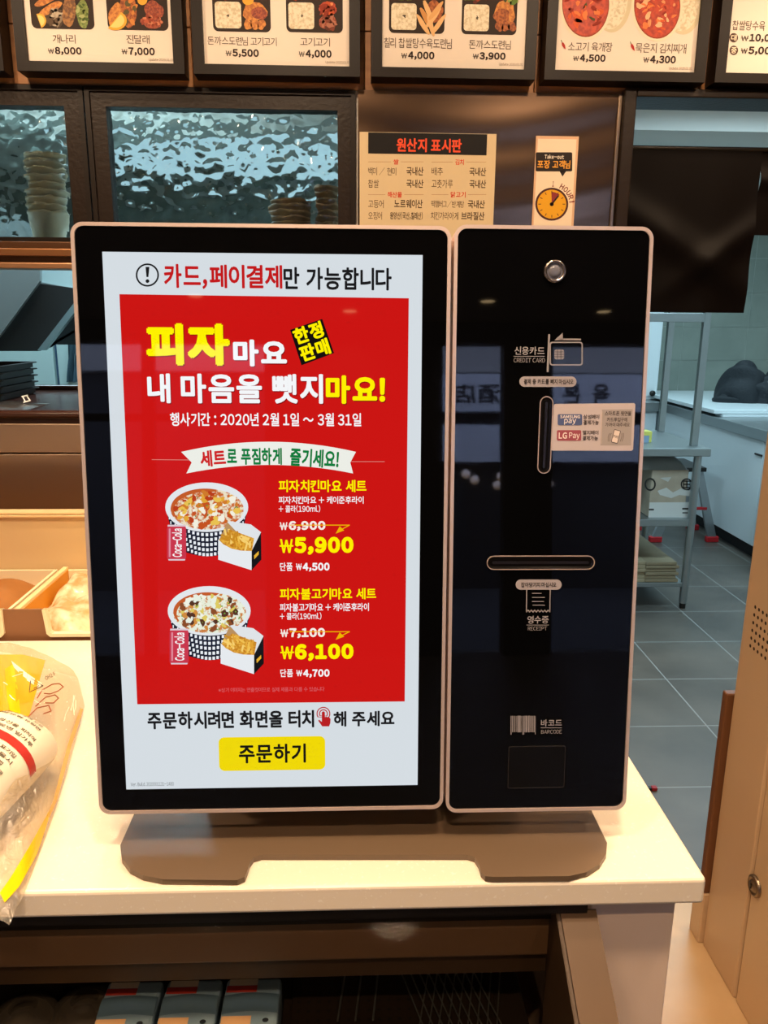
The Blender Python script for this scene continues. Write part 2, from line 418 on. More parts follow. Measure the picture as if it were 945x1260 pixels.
# ---- steel back counter, cream splash panel, bins
t = thing('warming_counter', 'brushed steel back counter with a seam below the dark serving tray', 'counter', (-.7, 1.9, 0))
b = MB(); b.box((-1.9, 1.90, .0), (.60, 2.19, 1.226), m_steelwarm, .002); obj('body', b, t)
b = MB(); b.box((-1.9, 1.897, 1.229), (.60, 2.19, 1.300), m_steelwarm, .002); obj('upper_panel', b, t)
m_cream = mat('cream_board', 'e2c592', .5)
t = thing('splash_panel', 'cream upright panel behind the food bins with a pale lipped top', 'panel', (-.6, 1.61, 0))
b = MB(); b.box((-1.9, 1.61, .60), (.30, 1.63, 1.143), m_cream, .002); obj('board', b, t)
b = MB(); b.box((-1.9, 1.600, 1.143), (.30, 1.64, 1.1475), m_cream, .001); b.box((-1.9, 1.604, 1.1485), (.30, 1.636, 1.153), m_cream, .001); obj('top_lip', b, t)
m_taupe = mat('taupe_powder_coat', '8a5f3e', .5)
t = thing('bin_rack', 'brown metal rail with squared notches in front of the food bins', 'rack', (-.55, 1.28, 1.0))
pts = []
bins_x = [(-1.18, -.895), (-.895, -.612), (-.5305, -.247), (-.165, .118)]
zt, zb, zl = 1.062, .990, 1.013
poly = [(-1.9, zb), (.30, zb), (.30, zt)]
for c0, c1 in ((-.165, .25), (-.5305, -.2), (-1.0, -.602), (-1.6, -1.1)):
    poly += [(c1, zt)]+[(c1-.0+0, zl+.006), (c1-.006, zl), (c0+.006, zl), (c0, zl+.006), (c0-.004, zt)]
poly += [(-1.9, zt)]
b = MB(); b.prism([(x, 1.280, z) for x, z in poly], (0, .004, 0), m_taupe); obj('rail', b, t)
m_bin = mat('cream_bin_plastic', 'f2e3bd', .35)
for k, (c0, c1, lab) in enumerate(((-1.0, -.602, 'cream food bin holding the brown paper package at left edge'), (-.5305, -.2, 'cream food bin full of clear wrapped snacks beside the kiosk'))):
    tb = thing('food_bin', lab, 'bin', ((c0+c1)/2, 1.44, .98), 'food bins behind the notched rail')
    x0, x1 = c0-.075 if k == 0 else -.604, c1+.07
    if k == 0: x0, x1 = -1.02, -.628
    b = MB(); b.box((x0, 1.287, .975), (x1, 1.60, .985), m_bin)
    b.box((x0, 1.287, .985), (x1, 1.293, 1.016), m_bin); b.box((x0, 1.594, .985), (x1, 1.600, 1.03), m_bin)
    b.box((x0, 1.293, .985), (x0+.004, 1.594, .992 if k else 1.03), m_bin); b.box((x1-.006, 1.293, .985), (x1, 1.594, 1.03), m_bin)
    obj('shell', b, tb)
    b = MB()
    cc0, cc1 = c0, c1
    # pale lip following the notch
    o = [(cc0-.004, 1.0625), (cc0, zl+.006), (cc0+.006, zl), (cc1-.006, zl), (cc1, zl+.006), (cc1, 1.0625)]
    i_ = [(cc0+.002, 1.0625), (cc0+.006, zl+.009), (cc0+.010, zl+.006), (cc1-.010, zl+.006), (cc1-.006, zl+.009), (cc1-.006, 1.0625)]
    n = len(o); vs = [(x, 1.2755, z) for x, z in o]+[(x, 1.2755, z) for x, z in i_]
    vs += [(x, 1.2867, z) for x, z in o]+[(x, 1.2867, z) for x, z in i_]
    fs = []
    for i in range(n-1): fs += [[i, i+1, n+i+1, n+i], [2*n+i, 3*n+i, 3*n+i+1, 2*n+i+1], [n+i, n+i+1, 3*n+i+1, 3*n+i], [i, 2*n+i, 2*n+i+1, i+1]]
    b.add(vs, fs, m_bin); obj('lip', b, tb)
# divider between the bins: pale top, orange side
b = MB(); b.box((-.616, 1.30, .985), (-.606, 1.60, 1.036), mat('divider_cream', 'f0d9a4', .5), .001)
b.box((-.6058, 1.30, .985), (-.6046, 1.60, 1.030), mat('divider_orange', 'd8921e', .5))
tag(obj('bin_divider', b, None, (-.61, 1.45, .985)), 'cream topped divider strip with orange side between the two food bins', 'divider')
# ---- contents
rnd = random.Random(4)
def lump(x0, x1, y0, y1, z0, h, nx, ny, seed, crease=.012, edge=.22):
    r = random.Random(seed); W = [(r.uniform(18, 60), r.uniform(18, 60), r.uniform(0, 6.3), r.uniform(.3, 1)) for _ in range(7)]
    P = np.zeros((ny, nx, 3))
    for j in range(ny):
        for i in range(nx):
            u, v = i/(nx-1), j/(ny-1); x = x0+(x1-x0)*u; y = y0+(y1-y0)*v
            f = min(1, min(u, 1-u)/edge)*1.0; g = min(1, min(v, 1-v)/edge)
            e = math.sin(f*math.pi/2)**.6*math.sin(g*math.pi/2)**.6 if f > 0 and g > 0 else 0
            c = sum(a*abs(math.sin(kx*x+ky*y+p)) for kx, ky, p, a in W)/4
            P[j, i] = (x, y, z0+h*e+crease*e*(c-.6))
    return P
b = MB(); b.grid(lump(-1.0, -.634, 1.30, 1.585, .986, .046, 46, 40, 3, .008), mat('kraft_paper', '96602c', .55, noise=(14, 'a87038', U3, .35, .65)))
tag(obj('paper_package', b, None, (-.82, 1.44, .986)), 'brown paper package lying flat in the left food bin', 'package')
m_wrap = mat('clear_wrap', 'c9a872', .15, spec=.7, noise=(30, 'efdcb8', U3, .38, .58), bump=(50, .4, .01, U3, 'n'))  # darker noise tone puts crease shade into the wrap colour
spots = [(-.60, -.50, 1.46, 1.59, .045), (-.52, -.40, 1.44, 1.57, .055), (-.585, -.47, 1.30, 1.46, .042), (-.475, -.36, 1.295, 1.44, .046), (-.40, -.27, 1.42, 1.58, .05), (-.355, -.24, 1.296, 1.42, .045)]
labs = ['clear wrapped snack pack in the bin corner beside the orange divider', 'clear wrapped snack pack with dark printed bars at the rear of the bin', 'clear wrapped snack pack at the front left of the bin by the notch', 'clear wrapped orange bread in the bin front next to the kiosk edge', 'clear wrapped snack pack behind the kiosk screen at the bin rear', 'clear wrapped snack pack behind the kiosk screen at the bin front']
for k, (x0, x1, y0, y1, h) in enumerate(spots):
    b = MB(); P = lump(x0, x1, y0, y1, .986, h, 34, 30, 20+k, .022, .3)
    b.grid(P, m_wrap)
    o = obj('snack_pack', b, None, ((x0+x1)/2, (y0+y1)/2, .986))
    tag(o, labs[k], 'snack', 'wrapped snacks in the food bin')
    if k == 1:
        b = MB()
        for q in range(4):
            j, i = 13+q*2, 2
            pp = [P[j, i0]+np.array([0, 0, .003]) for i0 in range(3, 12)]
            b.tube(pp, .0016, prn('3a2a1c'), 6)
        obj('printed_bars', b, o)
    if k == 3:
        b = MB(); b.grid(lump(x0+.02, x1-.015, y0+.01, y1-.04, .994, h+.004, 24, 20, 33, .01, .35), mat('bread_orange', 'e0a050', .4, noise=(60, 'f0c078', U3, .4, .6)))
        obj('bread_filling', b, o)
# ---- dark serving tray on the steel counter
m_tray = mat('lacquer_tray', '3a2018', .18, spec=.6)
t = thing('serving_tray', 'dark red brown lacquered serving tray on the steel back counter', 'tray', (-.7, 2.2, 1.30))
b = MB(); b.box((-1.9, 1.90, 1.300), (.0, 2.62, 1.316), m_tray, .002); obj('base', b, t)
b = MB(); b.tube([(-1.9, 1.898, 1.322), (-.0, 1.898, 1.322)], .011, m_tray, 12); b.tube([(-1.9, 2.62, 1.322), (.0, 2.62, 1.322)], .011, m_tray, 12); obj('rim', b, t)
first = None
m_black = mat('black_plastic', '17130f', .35)
zs = 1.3165
t0 = None
for k in range(5):
    z = zs+k*.0195
    if t0 is None:
        b = MB(); x0, x1, y0, y1 = -1.42, -.985, 2.24, 2.52
        oo = rrect(x0, y0, x1, y1, .02); ii = rrect(x0+.014, y0+.014, x1-.014, y1-.014, .015); lo = rrect(x0+.016, y0+.016, x1-.016, y1-.016, .015)
        b.ringprism([(x, y, z+.016) for x, y in oo], [(x, y, z+.016) for x, y in ii], (0, 0, .003), m_black)
        b.prism([(x, y, z) for x, y in lo], (0, 0, .003), m_black)
        b.ringprism([(x, y, z+.003) for x, y in rrect(x0+.010, y0+.010, x1-.010, y1-.010, .015)], [(x, y, z+.003) for x, y in ii], (0, 0, .013), m_black)
        t0 = obj('food_tray', b, None, (-1.2, 2.38, z)); o = t0
    else:
        o = copy_tree(t0); o.location.z = z
    tag(o, ['black food tray at the bottom of the stack on the serving tray', 'black food tray second from the bottom of the stack on the serving tray', 'black food tray in the middle of the stack on the serving tray', 'black food tray second from the top of the stack on the serving tray', 'black food tray on top of the stack on the serving tray'][k], 'tray', 'stacked black food trays')
t = thing('plastic_sheet', 'clear plastic sheet with a white mark beside the black tray stack', 'sheet', (-.93, 2.2, 1.317))
P = lump(-1.12, -.84, 1.97, 2.2, 1.3165, .012, 20, 14, 9, .01, .4)
b = MB(); b.grid(P, thin_glass('clear_film', refl=.06, rough=.08, opac=.08)); obj('film', b, t)
pl = Plane(at_z(31, 492, 1.334), (1, 0, 0), (0, .8, .6))
a = Art(pl); mk = prn('eef4f6')
a.line([(27, 488), (34, 486.5)], 1.6, mk); a.line([(28, 488), (31, 494)], 1.6, mk); a.line([(33, 487), (37, 493)], 1.6, mk); a.line([(29, 495), (37, 493)], 1.4, mk)
a.done('white_mark', t)
# ================================================================== KITCHEN
# range hood seen through the gap under the windows
t = thing('kitchen_hood', 'grey range hood with dark sloping filters seen under the windows', 'hood', (-1.2, 3.3, 1.4))
def py(px, Y, d, mt, b): b.prism([at_y(x, y, Y) for x, y in px], (0, d, 0), mt)
m_hood = mat('hood_shell', '8d9290', .4, metal=.3); m_filt = mat('hood_filter', '252423', .5)
b = MB(); py([(-90, 270), (49, 270), (49, 346), (1, 411), (-90, 520)], 3.2, .02, m_hood, b); obj('side_shell', b, t)
b = MB(); py([(49, 349), (150, 362), (150, 300), (200, 300), (88, 374), (47, 432), (-40, 432), (-40, 455)][:2]+[(140, 330+31), (92, 372), (47, 432), (-60, 432), (1, 412)], 3.24, .03, m_filt, b); obj('filter_panel', b, t)
b = MB(); py([(120, 335), (126, 341), (55, 431), (46, 431)], 3.22, .03, mat('hood_rim', '8fa6a8', .35, metal=.4), b); obj('rim_strip', b, t)
b = MB(); py([(49, 300), (190, 300), (190, 372), (49, 347)], 3.30, .03, mat('hood_light_panel', 'a8b8b6', .5), b); py([(49, 347), (190, 372), (190, 379), (49, 353)], 3.28, .03, m_hood, b); obj('back_panel', b, t)
b = MB(); py([(126, 345), (200, 345), (200, 424), (60, 424), (60, 428)], 3.40, .02, mat('hood_dark', '3a3f40', .5), b); obj('lower_filter', b, t)
m_kcab = mat('kitchen_cabinet_teal', 'a9bcb8', .5)
t = thing('tall_cabinet', 'tall pale kitchen cabinet standing under the range hood', 'cabinet', (-1.4, 3.9, 0))
b = MB(); b.box((-2.4, 3.8, 0), (-1.416, 4.3, 1.62), m_kcab, .004); obj('left_door', b, t)
b = MB(); b.box((-1.40, 3.805, 0), (-1.2, 4.3, 1.62), m_kcab, .004); obj('right_door', b, t)
b = MB(); b.box((-1.416, 3.83, 0), (-1.40, 4.3, 1.62), mat('cabinet_gap', '3a5570', .6)); obj('door_gap', b, t)
b = MB(); b.box((-1.195, 4.1, 0), (-.6, 4.35, 1.55), m_kcab, .004)
tag(obj('side_cabinet', b, None, (-.9, 4.2, 0)), 'pale kitchen cabinet set back right of the tall cabinet', 'cabinet')
P = np.zeros((16, 14, 3))
for j in range(16):
    for i in range(14):
        u, v = i/13, j/15; c = at_y(88+(u-.5)*(9+4*v), 424+46*v, 3.785)
        P[j, i] = c+np.array([0, .018*math.sin(9*u+3*v)+.01*math.sin(21*u), 0])
b = MB(); b.grid(P, mat('blue_grey_cloth', '2f4650', .8))
Q = P[::-1]+np.array([0, .012, 0]); b.grid(Q, mat('blue_grey_cloth', '2f4650', .8))
tag(obj('hanging_cloth', b, None, tuple(P[0, 7])), 'dark blue grey cloth hanging beside the pale cabinets', 'cloth')
# ---- stainless work table
t = thing('work_table', 'stainless steel work table with lower shelves and an upright rack frame', 'table', (1.3, 4.3, 0))
TX0, TX1, TY0, TY1 = .55, 1.88, 3.998, 4.70
b = MB(); b.box((TX0, TY0, .857), (TX1, TY1, .90), m_steelk, .004); obj('tabletop', b, t)
b = MB(); b.box((TX0+.03, TY0+.02, .470), (TX1-.06, TY1-.02, .511), m_steelk, .003); obj('shelf', b, t)
b = MB(); b.box((TX0+.03, TY0+.02, .125), (TX1-.06, TY1-.02, .150), m_steelk, .003); obj('shelf', b, t)
for x, y in ((TX0+.05, TY0+.03), (TX1-.055, TY0+.03), (TX0+.05, TY1-.04), (TX1-.055, TY1-.04)):
    b = MB(); b.tube([(x, y, .0), (x, y, .03)], .017, m_black, 12); b.tube([(x, y, .03), (x, y, .857)], .021, m_steelk, 14); obj('leg', b, t)
for x, y in ((1.84, 4.09), (1.89-.015, 4.64)):
    b = MB(); b.box((x-.036, y-.015, .90), (x+.0, y+.015, 1.80), m_steelk, .002); obj('rack_post', b, t)
for x in (.62,):
    for y in (4.09, 4.64):
        b = MB(); b.box((x-.018, y-.015, .90), (x+.018, y+.015, 1.80), m_steelk, .002); obj('rack_post', b, t)
b = MB(); b.box((.62, 4.075, 1.545), (1.81, 4.105, 1.59), m_steelk, .002); obj('rack_rail', b, t)
b = MB(); b.box((.62, 4.625, 1.545), (1.84, 4.655, 1.59), m_steelk, .002); obj('rack_rail', b, t)
b = MB(); b.box((.60, 4.07, 1.80), (1.88, 4.66, 1.83), m_steelk, .003); obj('rack_shelf', b, t)
# yellow box on the table
t = thing('small_box', 'small yellow box standing on the steel work table', 'box', (1.52, 4.2, .9))
p0, p1 = at_y(784, 531, 4.2), at_y(801, 551, 4.2)
b = MB(); b.box((p0[0], 4.2, .901), (p1[0], 4.28, p0[2]), mat('yellow_card', 'd9d76a', .6), .002); obj('carton', b, t)
pl = Plane((p0[0], 4.1995, .901), (1, 0, 0), (0, 0, 1)); a = Art(pl)
a.rect(789, 536, 799, 548, prn('8fa8c0'), 0); obj('label_patch', a.mb, t)
# carton of supplies on the upper lower-shelf
Yb = 4.06
pA, pB = at_y(797, 640, Yb), at_y(851, 582, Yb)
t = thing('supply_carton', 'tan and white printed supply carton on the shelf under the work table', 'carton', ((pA[0]+pB[0])/2, Yb, .512))
b = MB(); b.box((pA[0], Yb, .512), (1.80, Yb+.40, .512+(pB[2]-pA[2])), mat('tan_card', 'b0a08c', .6, noise=(8, 'bcae9a', U3, .4, .6)), .006); obj('carton_body', b, t)
pl = Plane((0, Yb-.0005, 0), (1, 0, 0), (0, 0, 1)); a = Art(pl)
a.rect(797.5, 618, 852, 639, prn('d8d8d4'), 0)
a.done('white_band', t)
a = Art(pl); dk = prn('2c2a28')
a.ring(ell(845, 596, 7.5, 7.5), ell(845, 596, 5.8, 5.8), dk, 1); a.done('emblem_print', t); a = Art(pl); a.ring(ell(800, 596, 7, 8), ell(800, 596, 5, 6), dk, 1); a.done('emblem_print', t); a = Art(pl)
for q in range(3):
    a.line([(841, 592+q*4), (849, 592+q*4)], 1.5, dk, 1); a.line([(841+q*4, 592), (841+q*4, 600)], 1.2, dk, 1)
a.done('emblem_print', t)
a = Art(pl); a.poly([(809, 604), (820, 600), (828, 606), (838, 601), (850, 604), (850, 611), (836, 609), (826, 613), (812, 609)], prn('d0cfc9'), 1); a.poly([(812, 588), (826, 587), (822, 593)], prn('c8c6be'), 1); a.done('white_print', t)
a = Art(pl)
a.line([(840, 626), (848, 626)], 2, dk, 1); a.line([(840, 631), (847, 631)], 1.4, dk, 1); a.done('text_print', t); a = Art(pl); a.line([(799, 627), (804, 627)], 2, dk, 1)
a.done('text_print', t)
rn = random.Random(8)
P = lump(1.44, 1.80, 4.06, 4.42, .512+(pB[2]-pA[2]), .07, 26, 20, 12, .03, .3)
b = MB(); b.grid(P, thin_glass('milky_film', 'b8bab8', refl=.08, rough=.15, opac=.55)); tag(obj('plastic_cover', b, None, (1.6, 4.2, .75)), 'crumpled grey plastic film lying on top of the supply carton', 'plastic film')
# brown carton deeper on the lower shelf and flattened card stack
b = MB(); b.box((1.36, 4.22, .27), (1.60, 4.5, .455), mat('brown_card', '6b5238', .7), .004)
tag(obj('brown_carton', b, None, (1.48, 4.36, .27)), 'small brown carton on the flattened cardboard under the table', 'carton')
for k in range(6):
    z = .1502+k*.0195
    b = MB(); xe = 1.77 if k % 2 else 1.785
    b.box((.75, 4.03+.004*(k % 3), z), (1.60+.004*(k % 2), 4.62, z+.018), mat('flat_card', 'a09478', .7), .002, 1); b.box((1.60, 4.024+.003*(k % 2), z+.001), (xe, 4.60, z+.0175), mat('flat_card_edge', '8d8066', .7), .002, 1)
    o = obj('flattened_carton', b, None, (1.2, 4.3, z))
    tag(o, ['flattened cardboard box at the bottom of the stack under the work table', 'flattened cardboard box second from the bottom of the stack under the table', 'flattened cardboard box third from the bottom of the stack under the table', 'flattened cardboard box third from the top of the stack under the table', 'flattened cardboard box second from the top of the stack under the table', 'flattened cardboard box on top of the stack under the table'][k], 'cardboard', 'flattened cardboard under the work table')
# ---- white cabinet run on the right
m_white = mat('white_laminate', 'd2dadd', .35)
t = thing('side_cabinet', 'white kitchen cabinet with steel edged top along the right side', 'cabinet', (3.1, 5.9, 0))
b = MB(); b.box((2.66, 4.55, .10), (3.3, 7.19, .80), m_white, .003); obj('body', b, t)
b = MB(); b.box((2.70, 4.58, 0), (3.3, 7.19, .10), mat('plinth_dark', '1a1c1e', .6)); obj('plinth', b, t)
b = MB(); b.box((2.63, 4.53, .80), (3.32, 7.19, .872), m_steelk, .004); obj('worktop', b, t)
b = MB(); b.box((2.645, 4.56, .10), (2.659, 4.885, .80), m_white, .002); b.box((2.645, 4.893, .10), (2.659, 7.0, .80), m_white, .002); obj('door', b, t)
b = MB(); b.box((2.636, 4.90, .70), (2.646, 4.99, .712), m_black, .002); obj('handle', b, t)
b = MB(); b.box((2.62, 5.60, .895), (3.6, 7.19, .925), mat('white_board', 'd8e0e2', .3), .004); b.box((2.75, 5.75, .872), (3.5, 7.1, .895), m_black)
tag(obj('worktop_board', b, None, (3.1, 6.4, .872)), 'white board resting across the steel topped side cabinet', 'board')
b = MB(); b.box((2.68, 5.58, .8725), (3.3, 5.70, .892), m_white, .002)
tag(obj('cutting_board', b, None, (3, 5.64, .8725)), 'thin white cutting board tucked under the worktop board edge', 'board')
# black bag heap
def heap(cx, cy, z0, rx, ry, h, seed, n=44, mth=18):
    r = random.Random(seed); W = [(r.uniform(8, 30), r.uniform(8, 30), r.uniform(0, 6.3)) for _ in range(6)]
    P = np.zeros((mth, n, 3))
    for j in range(mth):
        ph = j/(mth-1)*math.pi/2
        for i in range(n):
            th = 2*math.pi*i/n; rr = math.cos(ph)**.75; x = rx*rr*math.cos(th); y = ry*rr*math.sin(th)
            f = sum(math.sin(a*x+b_*y+p+6*ph) for a, b_, p in W)/3.2
            k = 1+.16*f
            P[j, i] = (cx+x*k+.10*rx*math.sin(ph*2), cy+y*k, z0+h*math.sin(ph)**.8*(1+.22*f*math.sin(ph)))
    return P
m_bag = mat('black_fabric', '1c2126', .75, bump=(60, .5, .01, U3, 'n'))
t = thing('fabric_bag', 'crumpled black fabric bag lying on the white worktop board', 'bag', (3.2, 6.2, .925))
b = MB(); b.grid(heap(3.12, 6.25, .9255, .19, .20, .29, 2), m_bag, True, True); obj('bag_body', b, t)
b = MB(); b.grid(heap(3.36, 6.14, .9255, .26, .16, .22, 5), m_bag, True, True); obj('bag_fold', b, t)
b = MB(); b.grid(heap(2.99, 6.16, .9255, .13, .09, .06, 7, 30, 10), m_bag, True, True); obj('bag_strap', b, t)
# ---- counter along the back wall and white fridge door
t = thing('back_counter', 'steel topped white counter along the tiled kitchen back wall', 'counter', (2.0, 6.9, 0))
b = MB(); b.box((.8, 6.62, .1), (2.60, 7.18, .80), m_white, .003); obj('body', b, t)
b = MB(); b.box((.8, 6.58, .80), (2.60, 7.18, .88), m_steelk, .004); obj('worktop', b, t)
b = MB(); b.box((.8, 6.66, 0), (2.60, 7.18, .1), m_black); obj('plinth', b, t)
t = thing('wall_cabinet', 'white cupboard with a round black knob on the back counter', 'cabinet', (2.4, 7.0, .88))
b = MB(); b.box((1.6, 6.80, .8805), (2.655, 7.18, 1.75), m_white, .004); obj('carcass', b, t)
b = MB(); b.box((1.62, 6.785, .91), (2.645, 6.80, 1.74), m_white, .003); d = obj('door', b, t)
k = at_y(803, 484, 6.76)
b = MB(); b.lathe((k[0], 6.785, k[2]), [(.008, 0), (.008, .012), (.024, .014), (.024, .03), (0, .032)], m_black, 20, (0, -1, 0)); obj('knob', b, d)
# ---- folding step ladder
m_alu = mat('aluminium', 'a8adb0', .35, metal=.8); m_red = mat('red_rubber', 'b81f26', .5)
t = thing('step_ladder', 'aluminium folding step ladder with red feet by the white cabinet', 'ladder', (2.44, 5.35, 0))
LX0, LX1, AX, AZ = 2.17, 2.585, 2.39, .52
for yy in (5.33, 5.66):
    for xe, dz in ((LX0, 1), (LX1, 1)):
        b = MB(); dirx = (xe-AX)
        p0 = np.array([xe, yy, .02]); p1 = np.array([AX+.05*np.sign(dirx), yy, AZ]); w = .032
        b.prism([p0+[-w, 0, 0], p0+[w, 0, 0], p1+[w*.8, 0, 0], p1+[-w*.8, 0, 0]], (0, .025, 0), m_alu); lg = obj('leg', b, t)
        b = MB(); b.box((xe-.045, yy-.008, 0), (xe+.045, yy+.033, .042), m_red, .006); obj('foot', b, lg)
b = MB(); b.box((AX-.09, 5.31, AZ), (AX+.09, 5.70, AZ+.03), m_black, .005); obj('top_step', b, t)
b = MB(); b.box((LX0+.09, 5.34, .25), (LX0+.20, 5.68, .275), m_alu, .004); obj('step', b, t)
b = MB(); b.box((AX-.10, 5.325, .24), (AX+.13, 5.345, .26), m_red, .003); obj('brace', b, t)
b = MB(); c = at_z(803, 972, 0); b.box((c[0]-.035, c[1]-.008, 0), (c[0]-.005, c[1]+.008, .012), m_black, .003); b.box((c[0]-.005, c[1]-.009, 0), (c[0]+.014, c[1]+.009, .013), mat('dark_red_plastic', '8f1c22', .5), .003)
tag(obj('door_wedge', b, None, (c[0], c[1], 0)), 'small red and black object on the tiled floor beyond the counter end', 'wedge')
# ---- black curtain in the kitchen opening
m_cloth = mat('black_curtain', '080403', .55, spec=.1)
t = thing('doorway_curtain', 'short black curtain hanging across the kitchen doorway', 'curtain', (1.1, 2.27, 1.57))
def curtain(x0, x1, z0, z1, seed, Y=2.262):
    n, mm = 46, 34; F = np.zeros((mm, n, 3)); r = random.Random(seed); p = [r.uniform(0, 6) for _ in range(4)]
    for j in range(mm):
        for i in range(n):
            u, v = i/(n-1), j/(mm-1); x = x0+(x1-x0)*u; z = z1+(z0-z1)*v
            # a diagonal crease across the middle plus soft hanging folds
            d = (u-.12)-(v-.38)*1.7
            cre = .020*math.exp(-(d*5)**2)*math.exp(-((v-.55)*3.2)**2)
            d2 = (u-1.0)+(v-.45)*1.4
            cre += .016*math.exp(-(d2*7)**2)*math.exp(-((v-.6)*4)**2)
            y = Y-cre+.006*v*math.sin(7*u+p[0])+.003*v*math.sin(17*u+p[1])
            F[j, i] = (x, y, z)
    b = MB(); b.grid(F, m_cloth); b.grid((F+np.array([0, .0025, 0]))[::-1], m_cloth); return b
obj('long_panel', curtain(.728, 1.116, 1.574, 2.003, 1), t)
obj('short_panel', curtain(1.117, 1.90, 1.785, 2.003, 2, 2.268), t)
b = MB(); b.tube([(.727, 2.265, 2.006), (1.92, 2.265, 2.006)], .006, m_black, 10); obj('rod', b, t)
# ================================================================== KIOSK
th_ = math.radians(6.0)
KP = Plane((-.0842, .743, CZ-.2050), (1, 0, 0), (0, math.sin(th_), math.cos(th_)))
KN = KP.n
m_rim = mat('rose_aluminium', 'e8d2c8', .38, metal=.6)
m_glassblk = mat('black_glass', '050506', .025, spec=.55)
m_back = mat('kiosk_back_shell', '3a3632', .5)
m_base = mat('taupe_steel', '665442', .35, spec=.5)
kiosk = thing('order_kiosk', 'black ordering kiosk with red lit menu screen and card reader panel on cream counter', 'kiosk', (-.0842+.08, .76, 1.010))
def slab(name, u0, v0, u1, v1, r):
    b = MB(); O = rrect(u0, v0, u1, v1, r, 8); I = rrect(u0+.0034, v0+.0034, u1-.0034, v1-.0034, r-.0030, 8)
    b.ringprism(KP.W(O, .0012), KP.W(I, .0012), -KN*.028, m_rim)
    o = obj(name, b, kiosk)
    b = MB(); b.prism(KP.W(rrect(u0+.0035, v0+.0035, u1-.0035, v1-.0035, r-.003, 8), -.0002), -KN*.02, m_glassblk)
    g = obj('black_glass', b, o)
    b = MB(); b.prism(KP.W(rrect(u0+.006, v0+.006, u1-.006, v1-.006, r, 6), -.0265), -KN*.022, m_back); obj('back_shell', b, o)
    return o
disp = slab('display_frame', -.1772, -.2915, .1760, .2915, .0115)
card = slab('card_reader_frame', .1788, -.2960, .3688, .2930, .0115)
# base plate with the cut-out at the front, riser behind
B = [at_z(x, y, 1.0165)[:2] for x, y in ((148, 1040), (150, 1056), (160, 1069), (176, 1077), (200, 1082), (292, 1083), (301, 1079), (304, 1072), (307, 1062), (312, 1055), (322, 1052), (575, 1052), (584, 1055), (589, 1063), (592, 1073), (597, 1078), (607, 1079), (700, 1078), (722, 1073), (738, 1063), (746, 1050), (747, 1037))]
B += [np.array([B[-1][0], .93]), np.array([B[-1][0]-.03, .96]), np.array([B[0][0]+.03, .96]), np.array([B[0][0], .93])]
b = MB(); b.prism([(p[0], p[1], 1.0105) for p in B], (0, 0, .006), m_base); obj('base_plate', b, kiosk)
b = MB(); b.prism([(-.17, .80, 1.0165), (-.17, .86, 1.0165), (-.17, .855, 1.30), (-.17, .795+.02, 1.30)], (.36, 0, 0), m_base); obj('riser', b, kiosk)
b = MB(); b.box((-.20, .79, 1.22), (.25, .835, 1.36), m_back, .004); obj('mount_bracket', b, kiosk)
# ---- screen and its picture (every printed element a sub-part)
W_ = 'e4ecf2'
b = MB(); q = KP.uv([(126.5, 309), (520, 316), (513.5, 967), (154.5, 970.5)])
b.add(KP.W([(-.1492, .2652), (.1492, .2652), (.1492, -.2652), (-.1492, -.2652)], 0), [[0, 3, 2, 1]], scr(W_, .86)); screen = obj('screen', b, kiosk)
class SA(Art):
    def __init__(s): Art.__init__(s, KP, .0002, .00010)
RED, YEL, WHT, BLK, GRN = scr('cb1513'), scr('fff000'), scr('f4f6f8'), scr('1a1a1c'), scr('0e7a3a')
def T(name, t, box, mt, w=0, l=3, rot=0, gap=None): return SA().text(t, box, mt, w, l, rot, gap).done(name, screen)
a = SA(); a.ring(ell(181.5, 338.5, 14.3, 14.3, 40), ell(181.5, 338.5, 12.2, 12.2, 40), BLK, 3); a.poly([(179.2, 328.5), (184, 328.5), (182.8, 341), (180.4, 341)], BLK, 3); a.poly(ell(181.6, 346, 2.3, 2.3, 16), BLK, 3); a.done('notice_icon', screen)
T('notice_text', '카드,', (202, 325, 255, 355.5), scr('c3191b'), .028); T('notice_text', '페이결제', (258, 326, 347.5, 355), scr('c3191b'), .028)
T('notice_text', '만 가능합니다', (349, 329, 482, 357), BLK, .028)
a = SA(); a.poly([(147, 362), (503, 367), (498, 863), (169, 866.5)], RED, 1); a.done('poster', screen)
def TS(name, t, box, mt, w):   # lettering with a soft dark edge below it, as printed
    a = SA(); x0, y0, x1, y1 = box; a.text(t, (x0+1, y0+1.2, x1+1, y1+1.4), scr('8e0f10'), w, 2); a.text(t, box, mt, w, 4); return a.done(name, screen)
TS('title_text', '피자', (180, 398, 283, 450), YEL, .055); TS('title_text', '마요', (287, 418, 353, 451), WHT, .045)
a = SA(); a.poly([(357, 406), (396.5, 392.5), (411, 434.5), (371, 449.5)], scr('14100e'), 3)
rt = math.radians(18)
a.text('한정', (361, 399.5, 398, 420), YEL, .045, 5, rt); a.text('판매', (368.5, 420.5, 406, 441), YEL, .045, 5, rt); a.done('badge', screen)
TS('title_text', '내 마음을 뺏지', (182, 460, 398, 496.5), WHT, .034); TS('title_text', '마요!', (401, 462, 474, 497), YEL, .045)
T('date_text', '행사기간 : 2020년 2월 1일 ~ 3월 31일', (210, 508, 445, 524.5), WHT, .02)
